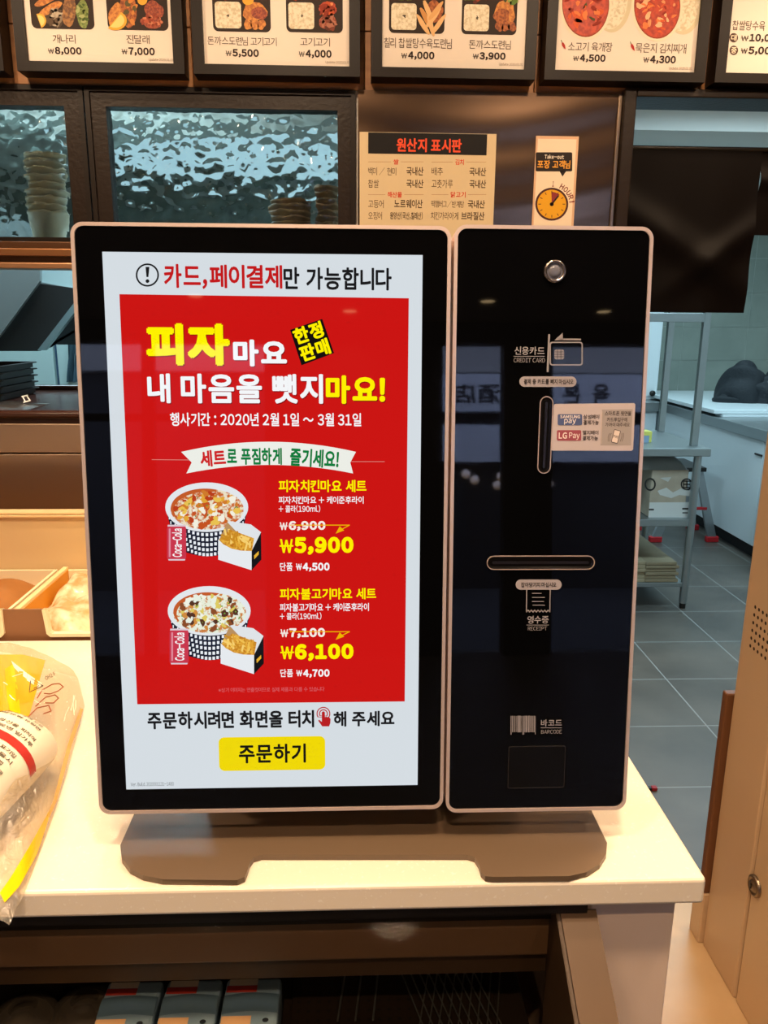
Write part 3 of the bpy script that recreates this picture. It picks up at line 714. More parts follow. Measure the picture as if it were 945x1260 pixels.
# ribbon banner
a = SA(); top = [(223, 557)]; bot = []
N_ = 16
for k in range(N_+1):
    u = k/N_; x = 223+215*u; a_ = 4*u*(1-u); top.append((x, 556-12.5*a_))
for k in range(N_+1):
    u = 1-k/N_; x = 229.5+205*u; a_ = 4*u*(1-u); bot.append((x, 582.5-10.5*a_))
rib = top[1:]+[(431, 569)]+bot+[(236, 569)]
a.poly([p for p in rib], scr('eceee6'), 3); a.line([(187, 565.5), (236, 566)], .7, scr('d98a80'), 2); a.line([(430, 568), (473, 568)], .7, scr('d98a80'), 2)
a.text('세트', (246.5, 553.5, 278, 574), scr('cf2020'), .04, 4, .06); a.text('로 푸짐하게', (279.5, 551, 347, 572), GRN, .038, 4); a.text('즐기세요!', (357, 552.5, 417, 575), GRN, .038, 4, -.06); a.done('ribbon_banner', screen)
# ---- meal pictures
m_rice1 = mat('picture_pizza_chicken', '000000', .05, emit='e9dfc4', noise=(330, 'c9601e', U3, .46, .60))
m_rice2 = mat('picture_pizza_bulgogi', '000000', .05, emit='e6ecd8', noise=(300, 'cc7a34', U3, .50, .60))
m_fry = mat('picture_fries', '000000', .05, emit='e8b040', noise=(420, 'c07818', U3, .4, .6))
def meal(cx, cy, kind, dy):
    r = random.Random(11 if kind == 1 else 12)
    rx, ry = 51, 30.5
    a = SA()
    # checked paper bowl
    body = [(cx-rx+1, cy+4)]+[(cx-rx+9+ (k/12)*86*1.0, cy+50+10.5*math.sin(math.pi*k/12)*.9) for k in range(13)][0:0]
    L0, R0 = cx-50, cx+50; Lb, Rb = cx-38, cx+40
    body = [(L0, cy+3)]+[(Lb+(Rb-Lb)*k/12, cy+51+9.5*math.sin(math.pi*k/12)) for k in range(13)]+[(R0, cy+3)]
    a.poly(body, scr('15182a'), 2)
    for rr_ in range(6):
        for k in range(17):
            f = (k+.5)/17; vv = (rr_+.6)/6.3
            xl, xr = L0+(Lb-L0)*vv, R0+(Rb-R0)*vv
            x = xl+(xr-xl)*f; y = cy+12+46*vv*.84+18*(math.sin(math.pi*f)-.5)*.9+4
            if y > cy+51+9.5*math.sin(math.pi*f)-2: continue
            w, h = 1.6*(.35+.65*math.sin(math.pi*f))*1.0, 1.9
            a.poly([(x-w, y-h), (x+w, y-h), (x+w, y+h), (x-w, y+h)], scr('e8ecf2'), 3)
    a.poly(ell(cx, cy, rx, ry, 48), scr('e3e6ea'), 4)
    a.poly(ell(cx+.5, cy+2.4, rx-6, ry-5.5, 48), m_rice1 if kind == 1 else m_rice2, 5)
    a.poly(ell(cx-2, cy+1.0, rx-9, ry-6.5, 48, 0, 150, 290), scr('c25a24'), 5.5)
    a.poly(ell(cx+1.5, cy+3.4, rx-9.5, ry-8, 48), m_rice1 if kind == 1 else m_rice2, 5.8)
    # sauce, cheese, meat and herbs
    if kind == 1:
        cols = [('c4511c', 16), ('e2a436', 16), ('f2eedd', 15), ('cf7a28', 12), ('e8c050', 10), ('b83c14', 8), ('6a8a3a', 12)]
    else:
        cols = [('d08a3a', 14), ('f0f2e2', 16), ('dcc860', 18), ('54301c', 11), ('8a4a22', 10), ('6f9a3c', 40), ('e8eee0', 8)]
    for ci, (c, n) in enumerate(cols):
        for _ in range(n):
            ang = r.uniform(0, 6.283); q = math.sqrt(r.random())*.93
            x = cx+.5+(rx-9)*q*math.cos(ang); y = cy+2.4+(ry-8)*q*math.sin(ang)
            sz = r.uniform(1.8, 4.6) if c not in ('6a8a3a', '6f9a3c') else r.uniform(.6, 1.1)
            if kind == 2 and c == '54301c': sz = r.uniform(3, 5)
            a.poly(blob(x, y, sz*1.2, sz*.85, r, 11, .4, r.uniform(0, 3)), scr(c), 6+ci)
    a.done('bowl_picture', screen)
    # drink can
    x0, y0 = cx-48.5, cy+22; x1, y1 = cx-25, cy+65
    a = SA(); a.poly([(x0+2, y0), (x1-1.5, y0), (x1, y0+4), (x1, y1-3), (x1-2, y1), (x0+2, y1), (x0, y1-3), (x0, y0+4)], scr('c8354a'), 14)
    a.poly([(x0+1, y0-.6), (x1-.5, y0-.6), (x1-.2, y0+1.6), (x0+.6, y0+1.6)], scr('dcc6d0'), 15); a.poly([(x0+1.5, y1-1.5), (x1-1, y1-1.5), (x1-1.6, y1+.3), (x0+2, y1+.3)], scr('dcc6d0'), 15)
    a.poly([(x0+2.2, y0+4), (x0+4.4, y0+4), (x0+4.4, y1-4), (x0+2.2, y1-4)], scr('e08a9a'), 15)
    # flowing white script running up the can
    cxx, cyy = (x0+x1)/2+.5, (y0+y1)/2
    # height and width swap because the line runs upwards
    a.text('Coca-Cola', (cxx-18, cyy-6, cxx+18, cyy+6), scr('f6eef0'), .035, 16, math.radians(88), .01)
    a.done('can_picture', screen)
    # box of fries
    bx, by = cx+14.5, cy+18
    a = SA(); S = lambda pts: [(bx+x, by+y) for x, y in pts]
    a.poly(S([(0, 24), (11, 0), (52, 13), (41, 35)]), scr('b98f5c'), 14)
    a.poly(S([(11, 0), (14, -1), (40, 3), (52.5, 12.5), (41, 37), (30, 20)]), scr('dfe3e6'), 15)
    a.poly(S([(1, 22), (14, 9), (44, 20), (41, 38), (10, 34)]), m_fry, 16)
    for _ in range(26):
        x = r.uniform(6, 40); y = 12+.33*x+r.uniform(-4, 9)-abs(x-22)*.1; an = r.uniform(.2, 1.9); l = r.uniform(4, 7.5); d = np.array([math.cos(an), math.sin(an)])*l
        y = min(y, 17+.42*x)
        a.line([(bx+x-d[0]*.8, by+y-d[1]*.8), (bx+x+d[0]*.8, by+y+d[1]*.8)], 2.3, scr(r.choice(['f0c050', 'dfa030', 'f6d070', 'c98a20'])), 17+_ % 4)
    a.poly(S([(0, 21), (6, 27), (16, 32.5), (28, 35), (41, 35.5), (41, 59), (0, 46)]), scr('e6eaee'), 22)
    a.poly(S([(41, 35.5), (52.5, 12.5), (53, 46), (41, 59)]), scr('141416'), 22)
    a.poly(S([(44, 41), (49.5, 35.5), (49.8, 39.5), (44.3, 45.5)]), scr('e8b030'), 23)
    a.done('fries_picture', screen)
meal(254.5, 624.0, 1, 0); meal(257.5, 751.5, 2, 0)
T('meal_name_text', '피자치킨마요 세트', (343, 590.5, 451, 605.5), YEL, .026); T('meal_detail_text', '피자치킨마요 + 케이준후라이', (343, 610.5, 447.5, 619.8), WHT, .018); T('meal_detail_text', '+ 콜라(190ml)', (343, 621.5, 394, 630.5), WHT, .014)
T('meal_name_text', '피자불고기마요 세트', (344.5, 723.5, 463, 737.5), YEL, .026); T('meal_detail_text', '피자불고기마요 + 케이준후라이', (344.5, 742, 454, 752), WHT, .018); T('meal_detail_text', '+ 콜라(190ml)', (344.5, 753.5, 395.5, 762.5), WHT, .014)
def price(won, num, box, mt, w=.055):
    x0, y0, x1, y1 = box; h = y1-y0; a = SA(); wx = x0+.20*(x1-x0)
    a.text('₩', (x0, y0+h*.12, wx-1.2, y1-h*.10), mt, .02, 3); a.text(num, (wx, y0, x1, y1), mt, w, 3, 0, .06); return a.done('price_text', screen)
price(1, '6,900', (344, 641, 400.5, 653.2), scr('f6eee6')); price(1, '5,900', (344, 660.5, 435, 682.5), YEL, .07); price(1, '7,100', (345, 772.6, 400, 785), scr('f6eee6')); price(1, '6,100', (345, 792, 435, 813), YEL, .07)
for (y, c) in ((646, 656.5), (777, 787)):
    a = SA(); a.line([(357, y), (430, y), (419, c-4.5)], 1.1, scr('f0b400'), 6); a.poly([(413, c), (423.5, c-4), (418, c-9.2)], scr('f0b400'), 6); a.done('discount_arrow', screen)
for box in ((344.5, 692, 405.5, 702.5), (345, 823, 405.5, 833)):
    x0, y0, x1, y1 = box; a = SA(); a.text('단품', (x0, y0, x0+15.5, y1-.2), WHT, .02, 3); a.text('₩', (x0+19.5, y0+1.2, x0+27, y1-1.2), WHT, .02, 3); a.text('4,500' if y0 < 700 else '4,700', (x0+28, y0+.3, x1, y1+.6), WHT, .05, 3, 0, .06); a.done('price_text', screen)
T('disclaimer_text', '※상기 이미지는 연출컷이므로 실제 제품과 다를 수 있습니다', (269, 845.5, 399.5, 851), scr('d8656a'), .0)
T('prompt_text', '주문하시려면 화면을 터치', (182, 874.5, 387, 896), BLK, .036); T('prompt_text', '해 주세요', (410.5, 874.5, 485.5, 893.5), BLK, .036)
a = SA(); hr = scr('b81f22')
for r_ in (8.5, 5.5): a.ring(ell(398, 878, r_, r_, 22, 0, 150, 395), ell(398, 878, r_-1.3, r_-1.3, 22, 0, 150, 395), hr, 3)
a.poly([(396, 876), (398, 874.8), (399.8, 876), (399.8, 882), (402, 881.4), (403.2, 882.4), (405, 882), (406, 883.4), (406.8, 884.5), (406.5, 889.5), (405, 893.5), (396.5, 893.5), (391.5, 886.5), (392.8, 885.2), (396, 888)], hr, 4)
a.done('touch_icon', screen)
a = SA(); a.rect(270, 905.5, 400, 948.5, scr('f0d806'), 2, 7); a.text('주문하기', (294, 915, 376.5, 938.5), scr('171510'), .03, 4); a.done('order_button', screen)
T('version_text', 'Ver. Build. 2020001131-1480', (161, 962, 214, 966.8), scr('4a4c50'), .0)
# ---- card reader face
LG = mat('silkscreen_grey', '948e92', .5)
class CA(Art):
    def __init__(s): Art.__init__(s, KP, .0002, .00010)
t_ = CA()
def CT(name, t, box, mt=LG, w=0, l=2): return CA().text(t, box, mt, w, l).done(name, card)
b = MB(); c0 = KP.W(KP.uv([(682.3, 334.2)])[0], 0)[0]
b.lathe(c0, [(.0108, -.001), (.0108, .0022), (.0100, .0032), (.0084, .0034), (.0076, .0016)], mat('chrome_ring', 'c9b8ad', .2, metal=1), 36, KN)
lens = obj('camera_ring', b, card)
b = MB(); b.lathe(c0, [(.0076, .0014), (.0062, .0006), (.0058, .0020), (.0030, .0028), (0, .0030)], mat('lens_glass', '6a6a74', .08, spec=.8), 32, KN); obj('lens', b, lens)
CT('card_text', '신용카드', (633, 426.5, 670, 436.8), LG, .02); CT('card_text', 'CREDIT CARD', (632, 440.5, 670.5, 446))
a = CA(); a.line([(632, 438.5), (670, 438.5)], .7, LG, 1)
a.line([(675.6, 412), (673.8, 457)], 2.4, LG, 1); a.line([(689, 417.6), (714, 417.8)], 2.2, LG, 1); a.poly([(682, 418.8), (692.2, 409.5), (692.8, 418.8)], LG, 1)
pt = lambda x0, y0, x1, y1, r: rrect(x0, y0, x1, y1, r, 5)
a.ring(pt(676.2, 420.5, 717, 449.8, 3.4), pt(677.8, 422.1, 715.4, 448.2, 2.4), LG, 1)
a.poly(pt(682, 430, 694, 442.2, 2.5), LG, 1)
for k in range(3): a.line([(682, 433+k*3), (694, 433+k*3)], .6, m_glassblk, 3)
for k in range(2): a.line([(685.8+k*4.2, 430), (685.8+k*4.2, 442)], .6, m_glassblk, 3)
a.done('card_icon', card)
PILL = mat('pill_label', 'a29a9e', .5); DKT = prn('2a2422')
a = CA(); a.poly(pt(639, 463.2, 709.2, 476, 6.3), PILL, 1); a.text('결제 중 카드를 빼지 마십시오', (644.5, 466.3, 705.5, 472.8), DKT, .025, 3); a.done('card_notice_label', card)
def stadium(px_outer, name, inner):
    # raised clear outline and a recessed dark slot
    uv = [KP.uv([p])[0] for p in px_outer]; (ax, ay), (bx_, by_) = uv; r = inner
    vert = abs(by_-ay) > abs(bx_-ax)
    def st(rr):
        n = 10; d = np.array([bx_-ax, by_-ay]); d = d/np.linalg.norm(d); ang = math.atan2(d[1], d[0]); p = []
        for k in range(n+1): t = ang-math.pi/2+math.pi*k/n; p.append((bx_+rr*math.cos(t), by_+rr*math.sin(t)))
        for k in range(n+1): t = ang+math.pi/2+math.pi*k/n; p.append((ax+rr*math.cos(t), ay+rr*math.sin(t)))
        return p
    b = MB(); b.ringprism(KP.W(st(r), .0010), KP.W(st(r-.0008), .0010), -KN*.0012, mat('slot_outline', 'c9b0a2', .3, metal=.4)); o = obj(name, b, card)
    b = MB(); b.ringprism(KP.W(st(r-.0010), .0006), KP.W(st(r-.0034), -.0001), -KN*.0005, mat('slot_bezel', '120f10', .15, spec=.5))
    b.prism(KP.W(st(r-.0034), .0003), -KN*.0003, mat('slot_void', '040303', .6, spec=.1))
    b.prism(KP.W(st((r-.0034)*.35), .0006), -KN*.0003, mat('slot_flap', '1a1412', .3))
    obj('slot_mouth', b, o); return o
r_s = .0066
stadium([(672.4, 496), (669.2, 574.5)], 'card_slot', r_s)
stadium([(607.5, 692.4), (723, 692.2)], 'receipt_slot', r_s*1.08)
# payment sticker
a = CA(); m_st = mat('sticker_pink', 'beb2b4', .55)
q = [(681.5, 498), (683, 497), (780, 496), (781.5, 497.5), (778.8, 553), (777, 554.6), (679.5, 554.4), (678, 553)]
a.poly(q, m_st, 3); stk = a.done('payment_sticker', card)
a = CA(); a.poly([(740.5, 504), (778.2, 503.5), (776, 548), (738.5, 548)], prn('a39a98'), 4)
a.text('스마트폰 뒷면을', (744, 505.8, 776.5, 511.6), prn('4a4040'), .015, 5); a.text('카드투입구에', (746.5, 513.6, 771.5, 519), prn('4a4040'), .015, 5); a.text('가까이 대주세요', (744.5, 520, 774.5, 525), prn('4a4040'), .015, 5)
cr, sr = math.cos(.25), math.sin(.25); ph = lambda pts: [(757.5+x*cr-y*sr, 537+x*sr+y*cr) for x, y in pts]
a.poly(ph(pt(-4.2, -8.2, 4.2, 8.2, 1.2)), prn('e3d2c8'), 5); a.ring(ph(pt(-4.2, -8.2, 4.2, 8.2, 1.2)), ph(pt(-3.5, -7.5, 3.5, 7.5, .8)), prn('4a4040'), 6); a.text('Pay', (754.5, 535, 760.5, 539.5), prn('4a4040'), .01, 7)
for s_ in (-1, 1):
    for k in (6.5, 8.5): a.line([(757.5+s_*k+1, 531+2), (757.5+s_*(k+1.0), 537), (757.5+s_*k-1.0, 543)], .6, prn('6a5c58'), 5)
a.line([(740.6, 506), (739.5, 546)], .5, prn('c9b4a8'), 5)
obj('phone_note_print', a.mb, card)
a = CA(); a.poly(pt(686, 509.6, 716, 523.2, 1.8), prn('4f5c86'), 5); a.text('SAMSUNG', (689, 510.8, 713.5, 514.6), prn('e6dcd8'), .03, 6); a.text('pay', (694, 515.4, 708.5, 522.6), prn('f0e6e2'), .01, 6, 0)
a.text('삼성페이', (717.5, 510, 737, 515.6), prn('3c3232'), .02, 5); a.text('결제가능', (717.5, 517, 736.5, 522.6), prn('3c3232'), .02, 5); obj('pay_print', a.mb, card)
a = CA(); a.poly(pt(685, 529.2, 715, 542.2, 1.8), prn('9a4a58'), 5); a.text('LG', (687.3, 532, 697.3, 539.8), prn('f0e2de'), .03, 6); a.text('Pay', (700, 532, 713, 541.2), prn('f0e2de'), .008, 6)
a.text('엘지페이', (716.5, 529.6, 736, 535), prn('3c3232'), .02, 5); a.text('결제가능', (716.5, 536.3, 735.5, 542), prn('3c3232'), .02, 5); obj('pay_print', a.mb, card)
# receipt printing
a = CA(); a.poly(pt(634.5, 713, 691, 725.6, 6.2), PILL, 1); a.text('잡아당기지 마십시오', (641, 716.3, 684.5, 722.5), DKT, .025, 3); a.done('receipt_notice_label', card)
a = CA(); a.line([(648, 725.5), (647.6, 753)], 1.2, LG, 1); a.line([(677, 725.5), (676.4, 753)], 1.2, LG, 1)
zz = [(647.6+k*28.8/14, 753-(2.4 if k % 2 else 0)) for k in range(15)]; a.line(zz, 1.3, LG, 1)
for yy, x0, x1 in ((730, 655, 666), (735, 655, 670), (740, 655, 669), (744.5, 655.5, 670)): a.line([(x0, yy), (x1, yy)], .9, LG, 1)
a.done('receipt_icon', card)
CT('receipt_text', '영수증', (648.8, 757.5, 675, 767.2), LG, .02); a = CA(); a.line([(648, 769), (675, 769)], .7, LG, 1); a.text('RECEIPT', (649.5, 770.8, 673, 775.6), LG, 0, 2); a.done('receipt_caption', card)
# barcode
a = CA(); rb = random.Random(5); x = 628.2
while x < 659:
    w = rb.choice([.5, .7, 1.1, 1.5]); long_ = x < 629.5 or x > 657.5 or abs(x-644) < 1.2
    a.line([(x+w/2, 881), (x+w/2, 903.5 if long_ else 900.5)], w, LG, 1); x += w+rb.choice([.5, .6, .9])
a.done('barcode_icon', card)
a = CA(); a.line([(665.5, 895.4), (691, 895.4)], .7, LG, 1); a.text('바코드', (665.5, 885, 691.3, 893.6), LG, .02, 2); a.text('BARCODE', (665.8, 897.8, 691, 902.6), LG, 0, 2); a.done('barcode_text', card)
(u0, v0), (u1, v1) = KP.uv([(624.5, 970), (696, 917.5)])
b = MB(); b.ringprism(KP.W(rrect(u0, v0, u1, v1, .002), .0004), KP.W(rrect(u0+.0006, v0+.0006, u1-.0006, v1-.0006, .0016), .0004), -KN*.0005, mat('scanner_edge', '2c2826', .2, spec=.6)); sw = obj('scanner_window', b, card)
b = MB(); b.prism(KP.W(rrect(u0+.0006, v0+.0006, u1-.0006, v1-.0006, .0016), .0002), -KN*.0002, mat('scanner_glass', '0c0b0b', .1, spec=.5)); obj('window_glass', b, sw)
# ================================================================== DISPLAY CASE under the counter
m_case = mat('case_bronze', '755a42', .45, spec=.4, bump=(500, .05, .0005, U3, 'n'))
t = thing('display_case', 'dark bronze framed display case with sloping glass under the counter', 'display case', (-.4, .66, .60))
SL = np.array([0, -math.sin(math.radians(58)), -math.cos(math.radians(58))])
SN = np.array([0, -math.cos(math.radians(58)), math.sin(math.radians(58))])
# header under the counter: two stepped faces
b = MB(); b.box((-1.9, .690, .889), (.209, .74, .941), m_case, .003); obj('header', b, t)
b = MB(); b.box((-1.9, .700, .858), (.209, .74, .8885), mat('case_dark', '463424', .5), .002); obj('header_rail', b, t)  # darker bronze puts the shade of the recessed face into the colour
b = MB(); b.box((-1.9, .684, .941), (.212, .76, .9795), mat('case_black', '120d0a', .5)); b.box((-1.9, .664, .965), (.236, .684, .9795), mat('case_black', '120d0a', .5)); obj('top_gap', b, t)
P0 = np.array([.209, .668, .966])
b = MB(); b.prism([P0, P0+SL*.62, P0+SL*.62-SN*.035, P0-SN*.035], (.037, 0, 0), mat('case_post', '503a24', .42, spec=.35)); obj('side_post', b, t)
b = MB(); b.prism([P0-SN*.004, P0+SL*.62-SN*.004, np.array([.209, .14+.03, .60]), np.array([.209, .69, .60]), np.array([.209, .69, .94])], (-.004, 0, 0), mat('case_dark', '463424', .5)); obj('side_wall', b, t)
g0 = np.array([-1.9, .664, .962])
b = MB(); b.prism([g0, g0+SL*.62, g0+SL*.62+SN*.003, g0+SN*.003], (2.105, 0, 0), thin_glass('case_glass', 'eeebe6', rough=.03, fixed=.0002)); obj('glass_pane', b, t)
b = MB(); b.box((-1.9, .25, .60), (.205, 1.19, .615), mat('case_black', '120d0a', .5)); b.box((-1.9, 1.17, .615), (.205, 1.19, .97), mat('case_black', '120d0a', .5)); obj('interior', b, t)
m_shelf = mat('case_shelf', '2b231d', .4)
ZS = .765
b = MB(); b.box((-1.9, .42, ZS-.012), (.20, 1.16, ZS), m_shelf, .002)
b.box((-1.9, .46, .615), (-1.88, 1.16, ZS-.012), m_shelf); b.box((.18, .50, .615), (.20, 1.16, ZS-.012), m_shelf); obj('shelf', b, t)
# perforated metal tray on the shelf with wire crossings
tp = thing('perforated_tray', 'dark perforated metal tray inside the display case right of the blue cartons', 'tray', (.05, .70, ZS))
b = MB(); b.box((-.075, .50, ZS+.0005), (.165, .80, ZS+.006), mat('tray_dark', '3d322a', .35, metal=.5), .002); obj('plate', b, tp)
b = MB()
for i in range(20):
    for j in range(22):
        x = -.066+i*.0117; y = .51+j*.0128
        b.add([(x+.0022*math.cos(k*1.047), y+.0022*math.sin(k*1.047), ZS+.0062) for k in range(6)], [[0, 1, 2, 3, 4, 5]], m_black)
obj('holes', b, tp)
b = MB()
for k in range(9):
    x = .06+k*.011
    b.tube([(x, .66, ZS+.012), (x+.03, .79, ZS+.012)], .0009, m_steelk, 5); b.tube([(x+.03, .66, ZS+.0145), (x-.006, .79, ZS+.0145)], .0009, m_steelk, 5)
for x in (-.02, 0, .02): b.tube([(x, .72, ZS+.013), (x+.008, .79, ZS+.013)], .0012, m_steelk, 5)
b.tube([(.05, .655, ZS+.0135), (.165, .655, ZS+.0135)], .0012, m_steelk, 5)
obj('wire_grid', b, tp)
# three blue cartons
m_blue = mat('blue_carton', '7d9cb8', .45, noise=(30, '88a6c0', U3, .4, .6)); CWX = .063
H = .045
x0 = at_z(120, 1245, ZS+H)[0]; yb = at_z(160, 1207, ZS+H)[1]-.03
proto = thing('drink_carton', '', 'carton', (x0, yb, ZS), 'blue cartons in the display case')
b = MB(); b.box((x0, yb-.12, ZS+.0005), (x0+CWX, yb+.03, ZS+H), m_blue, .004); obj('carton_body', b, proto)
zt_ = ZS+H+.0004; pc = Plane((x0, yb, zt_), (1, 0, 0), (0, 1, 0))
def CR(a, u0, v0, u1, v1, mt, l): a.uvpoly([(u0, v0), (u1, v0), (u1, v1), (u0, v1)], mt, l)
a = Art(pc, .0001); CR(a, .004, .0195, .036, .028, prn('cfc3b8'), 0); CR(a, .002, .010, .036, .0190, prn('b23a34'), 0); a.done('red_label', proto)
b = MB(); n = 14
P = np.zeros((7, n, 3))
for j in range(7):
    for i in range(n):
        u = i/(n-1); v = j/6; P[j, i] = (x0+.001+(CWX-.002)*u, yb+.006-.024*v+.003*math.sin(math.pi*u), zt_+.0035*math.sin(math.pi*min(1, v*1.4+.05))*(.6+.4*math.sin(math.pi*u)))
b.grid(P, mat('blue_film', '6686a2', .25, spec=.6)); obj('film_band', b, proto)
a = Art(pc, .0002); CR(a, .002, -.062, .034, -.021, prn('e2b88c'), 0); a.done('tan_label', proto)
a = Art(pc, .0003); a.uvpoly(ell(.050, -.027, .0035, .0028, 14), prn('1c2430'), 0); a.done('dark_dot', proto)
LBC = ['blue carton with tan label nearest the round clear lids in the display case', 'blue carton between the two other blue cartons in the display case', 'blue carton nearest the perforated tray in the display case']
for k in range(3):
    o = proto if k == 0 else copy_tree(proto)
    o.location.x = x0+k*(CWX+.0045); o['label'] = LBC[k]
# clear round lids and a crumpled bag left of them
m_lid = thin_glass('clear_lid', 'd8cdbd', refl=.10, rough=.06, opac=.10)
for k, (px_, py_, lab) in enumerate(((28, 1246, 'clear round plastic lid at the left edge of the display case'), (104, 1236, 'clear round plastic lid beside the first blue carton in the display case'))):
    c = at_z(px_, py_, ZS+.04); b = MB()
    b.lathe((c[0], c[1], ZS+.001), [(.040, 0), (.043, .010), (.041, .014), (.040, .022), (.034, .034), (.020, .040), (.012, .040), (.011, .043), (0, .043)], m_lid, 40)
    tag(obj('clear_lid', b, None, (c[0], c[1], ZS)), lab, 'lid', 'clear lids in the display case')
c = at_z(70, 1262, ZS+.03); b = MB(); P = lump(c[0]-.05, c[0]+.03, c[1]-.08, c[1]+.012, ZS+.001, .03, 24, 22, 41, .02, .3)
b.grid(P, mat('pale_wrap', 'c9a67c', .25, spec=.6, noise=(120, '8a6a4a', U3, .62, .68))); tag(obj('wrapped_snack', b, None, (c[0], c[1], ZS)), 'pale wrapped snack with dark specks below the clear lids in the case', 'snack')
# ================================================================== CLEAR BAG with packets on the left
def smooth(a, b, x): t = min(1, max(0, (x-a)/(b-a))); return t*t*(3-2*t)
# bag axis runs from the back (s=0) to the front edge of the counter (s=1)
def bag_edge(s):   # right-hand outline of the bag on the counter
    pts = [(0, 1.16, -.50), (.08, 1.12, -.425), (.2, 1.03, -.385), (.35, .94, -.366), (.5, .855, -.349), (.65, .775, -.335), (.8, .705, -.325), (.92, .655, -.318), (1, .612, -.315)]
    for (a, ya, xa), (b, yb_, xb) in zip(pts[:-1], pts[1:]):
        if s <= b: f = (s-a)/(b-a); return xa+(xb-xa)*f, ya+(yb_-ya)*f
    return pts[-1][2], pts[-1][1]
BH = lambda s: .138*math.sin(math.pi*min(1, max(0, s*.80+.06)))**.7*(1-.72*smooth(.62, 1, s))
BW = lambda s: .40*(1-.30*s)
rB = random.Random(6); WB = [(rB.uniform(20, 70), rB.uniform(15, 50), rB.uniform(0, 6.3)) for _ in range(7)]
def bag_point(s, u, lift=0):
    ex, ey = bag_edge(s); w = BW(s); x = ex-w*(1-u)
    e = max(0, math.sin(math.pi*u)); prof = e**.55
    cr = sum(abs(math.sin(a*x+b_*ey+p)) for a, b_, p in WB)/7-.62
    z0 = 1.0112
    z = z0+BH(s)*prof+.027*cr*prof
    return np.array([x, ey, z+lift])
ns, nu = 70, 64
P = np.array([[bag_point(i/(ns-1), j/(nu-1)) for j in range(nu)] for i in range(ns)])
bag = thing('plastic_bag', 'clear plastic bag with yellow print lying on the counter left of the kiosk', 'bag', (-.45, .9, 1.010))
b = MB(); b.grid(P, thin_glass('bag_film', 'fbf4e4', rough=.14, opac=.15, fixed=.14, bump=(80, 1.0))); obj('film', b, bag)
m_yel = mat('yellow_bag_print', 'f2c400', .25, spec=.5)
def patch(name, fn, mt, ds, du, lift=.0012, n=26, mm=12):
    b = MB(); Q = np.array([[bag_point(*fn(i/(n-1), j/(mm-1)), lift) for j in range(mm)] for i in range(n)]); b.grid(Q, mt); return obj(name, b, bag)
# yellow bands printed on the bag film: found from where they show, laid on the film surface
def bag_from_px(x, y):
    """film point under a photo pixel (march along the sight line until it meets the film)"""
    d = rays([(x, y)])[0]; best = None
    def below(k):
        p = CAM+d*k
        if p[2] > 1.16: return None
        lo, hi = 0., 1.
        for _ in range(18):
            s = (lo+hi)/2
            if bag_edge(s)[1] > p[1]: lo = s
            else: hi = s
        u = 1-(bag_edge(s)[0]-p[0])/BW(s)
        return (s, u) if 0 <= u <= 1 and p[2] <= bag_point(s, u)[2] else None
    k0 = (1.16-CZ)/d[2]; k1 = (1.011-CZ)/d[2]; prev = k0
    for k in np.linspace(k0, k1, 60):
        if below(k):
            a, b_ = prev, k
            for _ in range(7):
                m_ = (a+b_)/2
                if below(m_): b_ = m_
                else: a = m_
            return below(b_)
        prev = k
    return None
def film_strip(name, A, B_, mt, n=22, mm=7, lift=.0013, parent=None):
    """strip between two pixel polylines, draped on the film"""
    def pl(pts, f):
        L = [math.hypot(b[0]-a[0], b[1]-a[1]) for a, b in zip(pts[:-1], pts[1:])]; d = f*sum(L)
        for (a, b), l in zip(zip(pts[:-1], pts[1:]), L):
            if d <= l+1e-6: return np.array(a)+(np.array(b)-np.array(a))*d/l
            d -= l
        return np.array(pts[-1])
    Q = np.zeros((n, mm, 3)); last = None
    for i in range(n):
        for j in range(mm):
            p = pl(A, i/(n-1))*(1-j/(mm-1))+pl(B_, i/(n-1))*j/(mm-1)
            r = bag_from_px(*p)
            if r is None: r = last or (.5, .5)
            last = r; Q[i, j] = bag_point(*r, lift)
    b = MB(); b.grid(Q, mt); return obj(name, b, parent or bag)
m_yel2 = mat('yellow_bag_tint', 'e8b416', .25, spec=.5, alpha=.82)
film_strip('yellow_print', [(-14, 806), (28, 806), (56, 813)], [(-14, 884), (10, 890), (36, 882)], m_yel2, 26, 14, .0009)
film_strip('yellow_print', [(6, 824), (9, 860), (16, 893)], [(17, 818), (22, 850), (27, 889)], m_yel)
film_strip('yellow_print', [(-14, 836), (-10, 880)], [(4, 834), (3, 896)], m_yel2)
film_strip('yellow_print', [(18, 826), (20, 866)], [(50, 830), (40, 866)], m_yel2)
film_strip('yellow_print', [(60, 1000), (38, 1040), (14, 1080), (0, 1100)], [(60, 1010), (46, 1052), (24, 1092), (6, 1112)], m_yel)
film_strip('yellow_print', [(99, 872), (84, 915), (66, 985), (58, 1005)], [(103, 874), (88, 920), (71, 985), (61, 1008)], m_yel2)
film_strip('white_print', [(14, 814), (34, 830), (52, 842)], [(17, 822), (30, 836), (48, 848)], mat('white_bag_print', 'f4e8d4', .3))
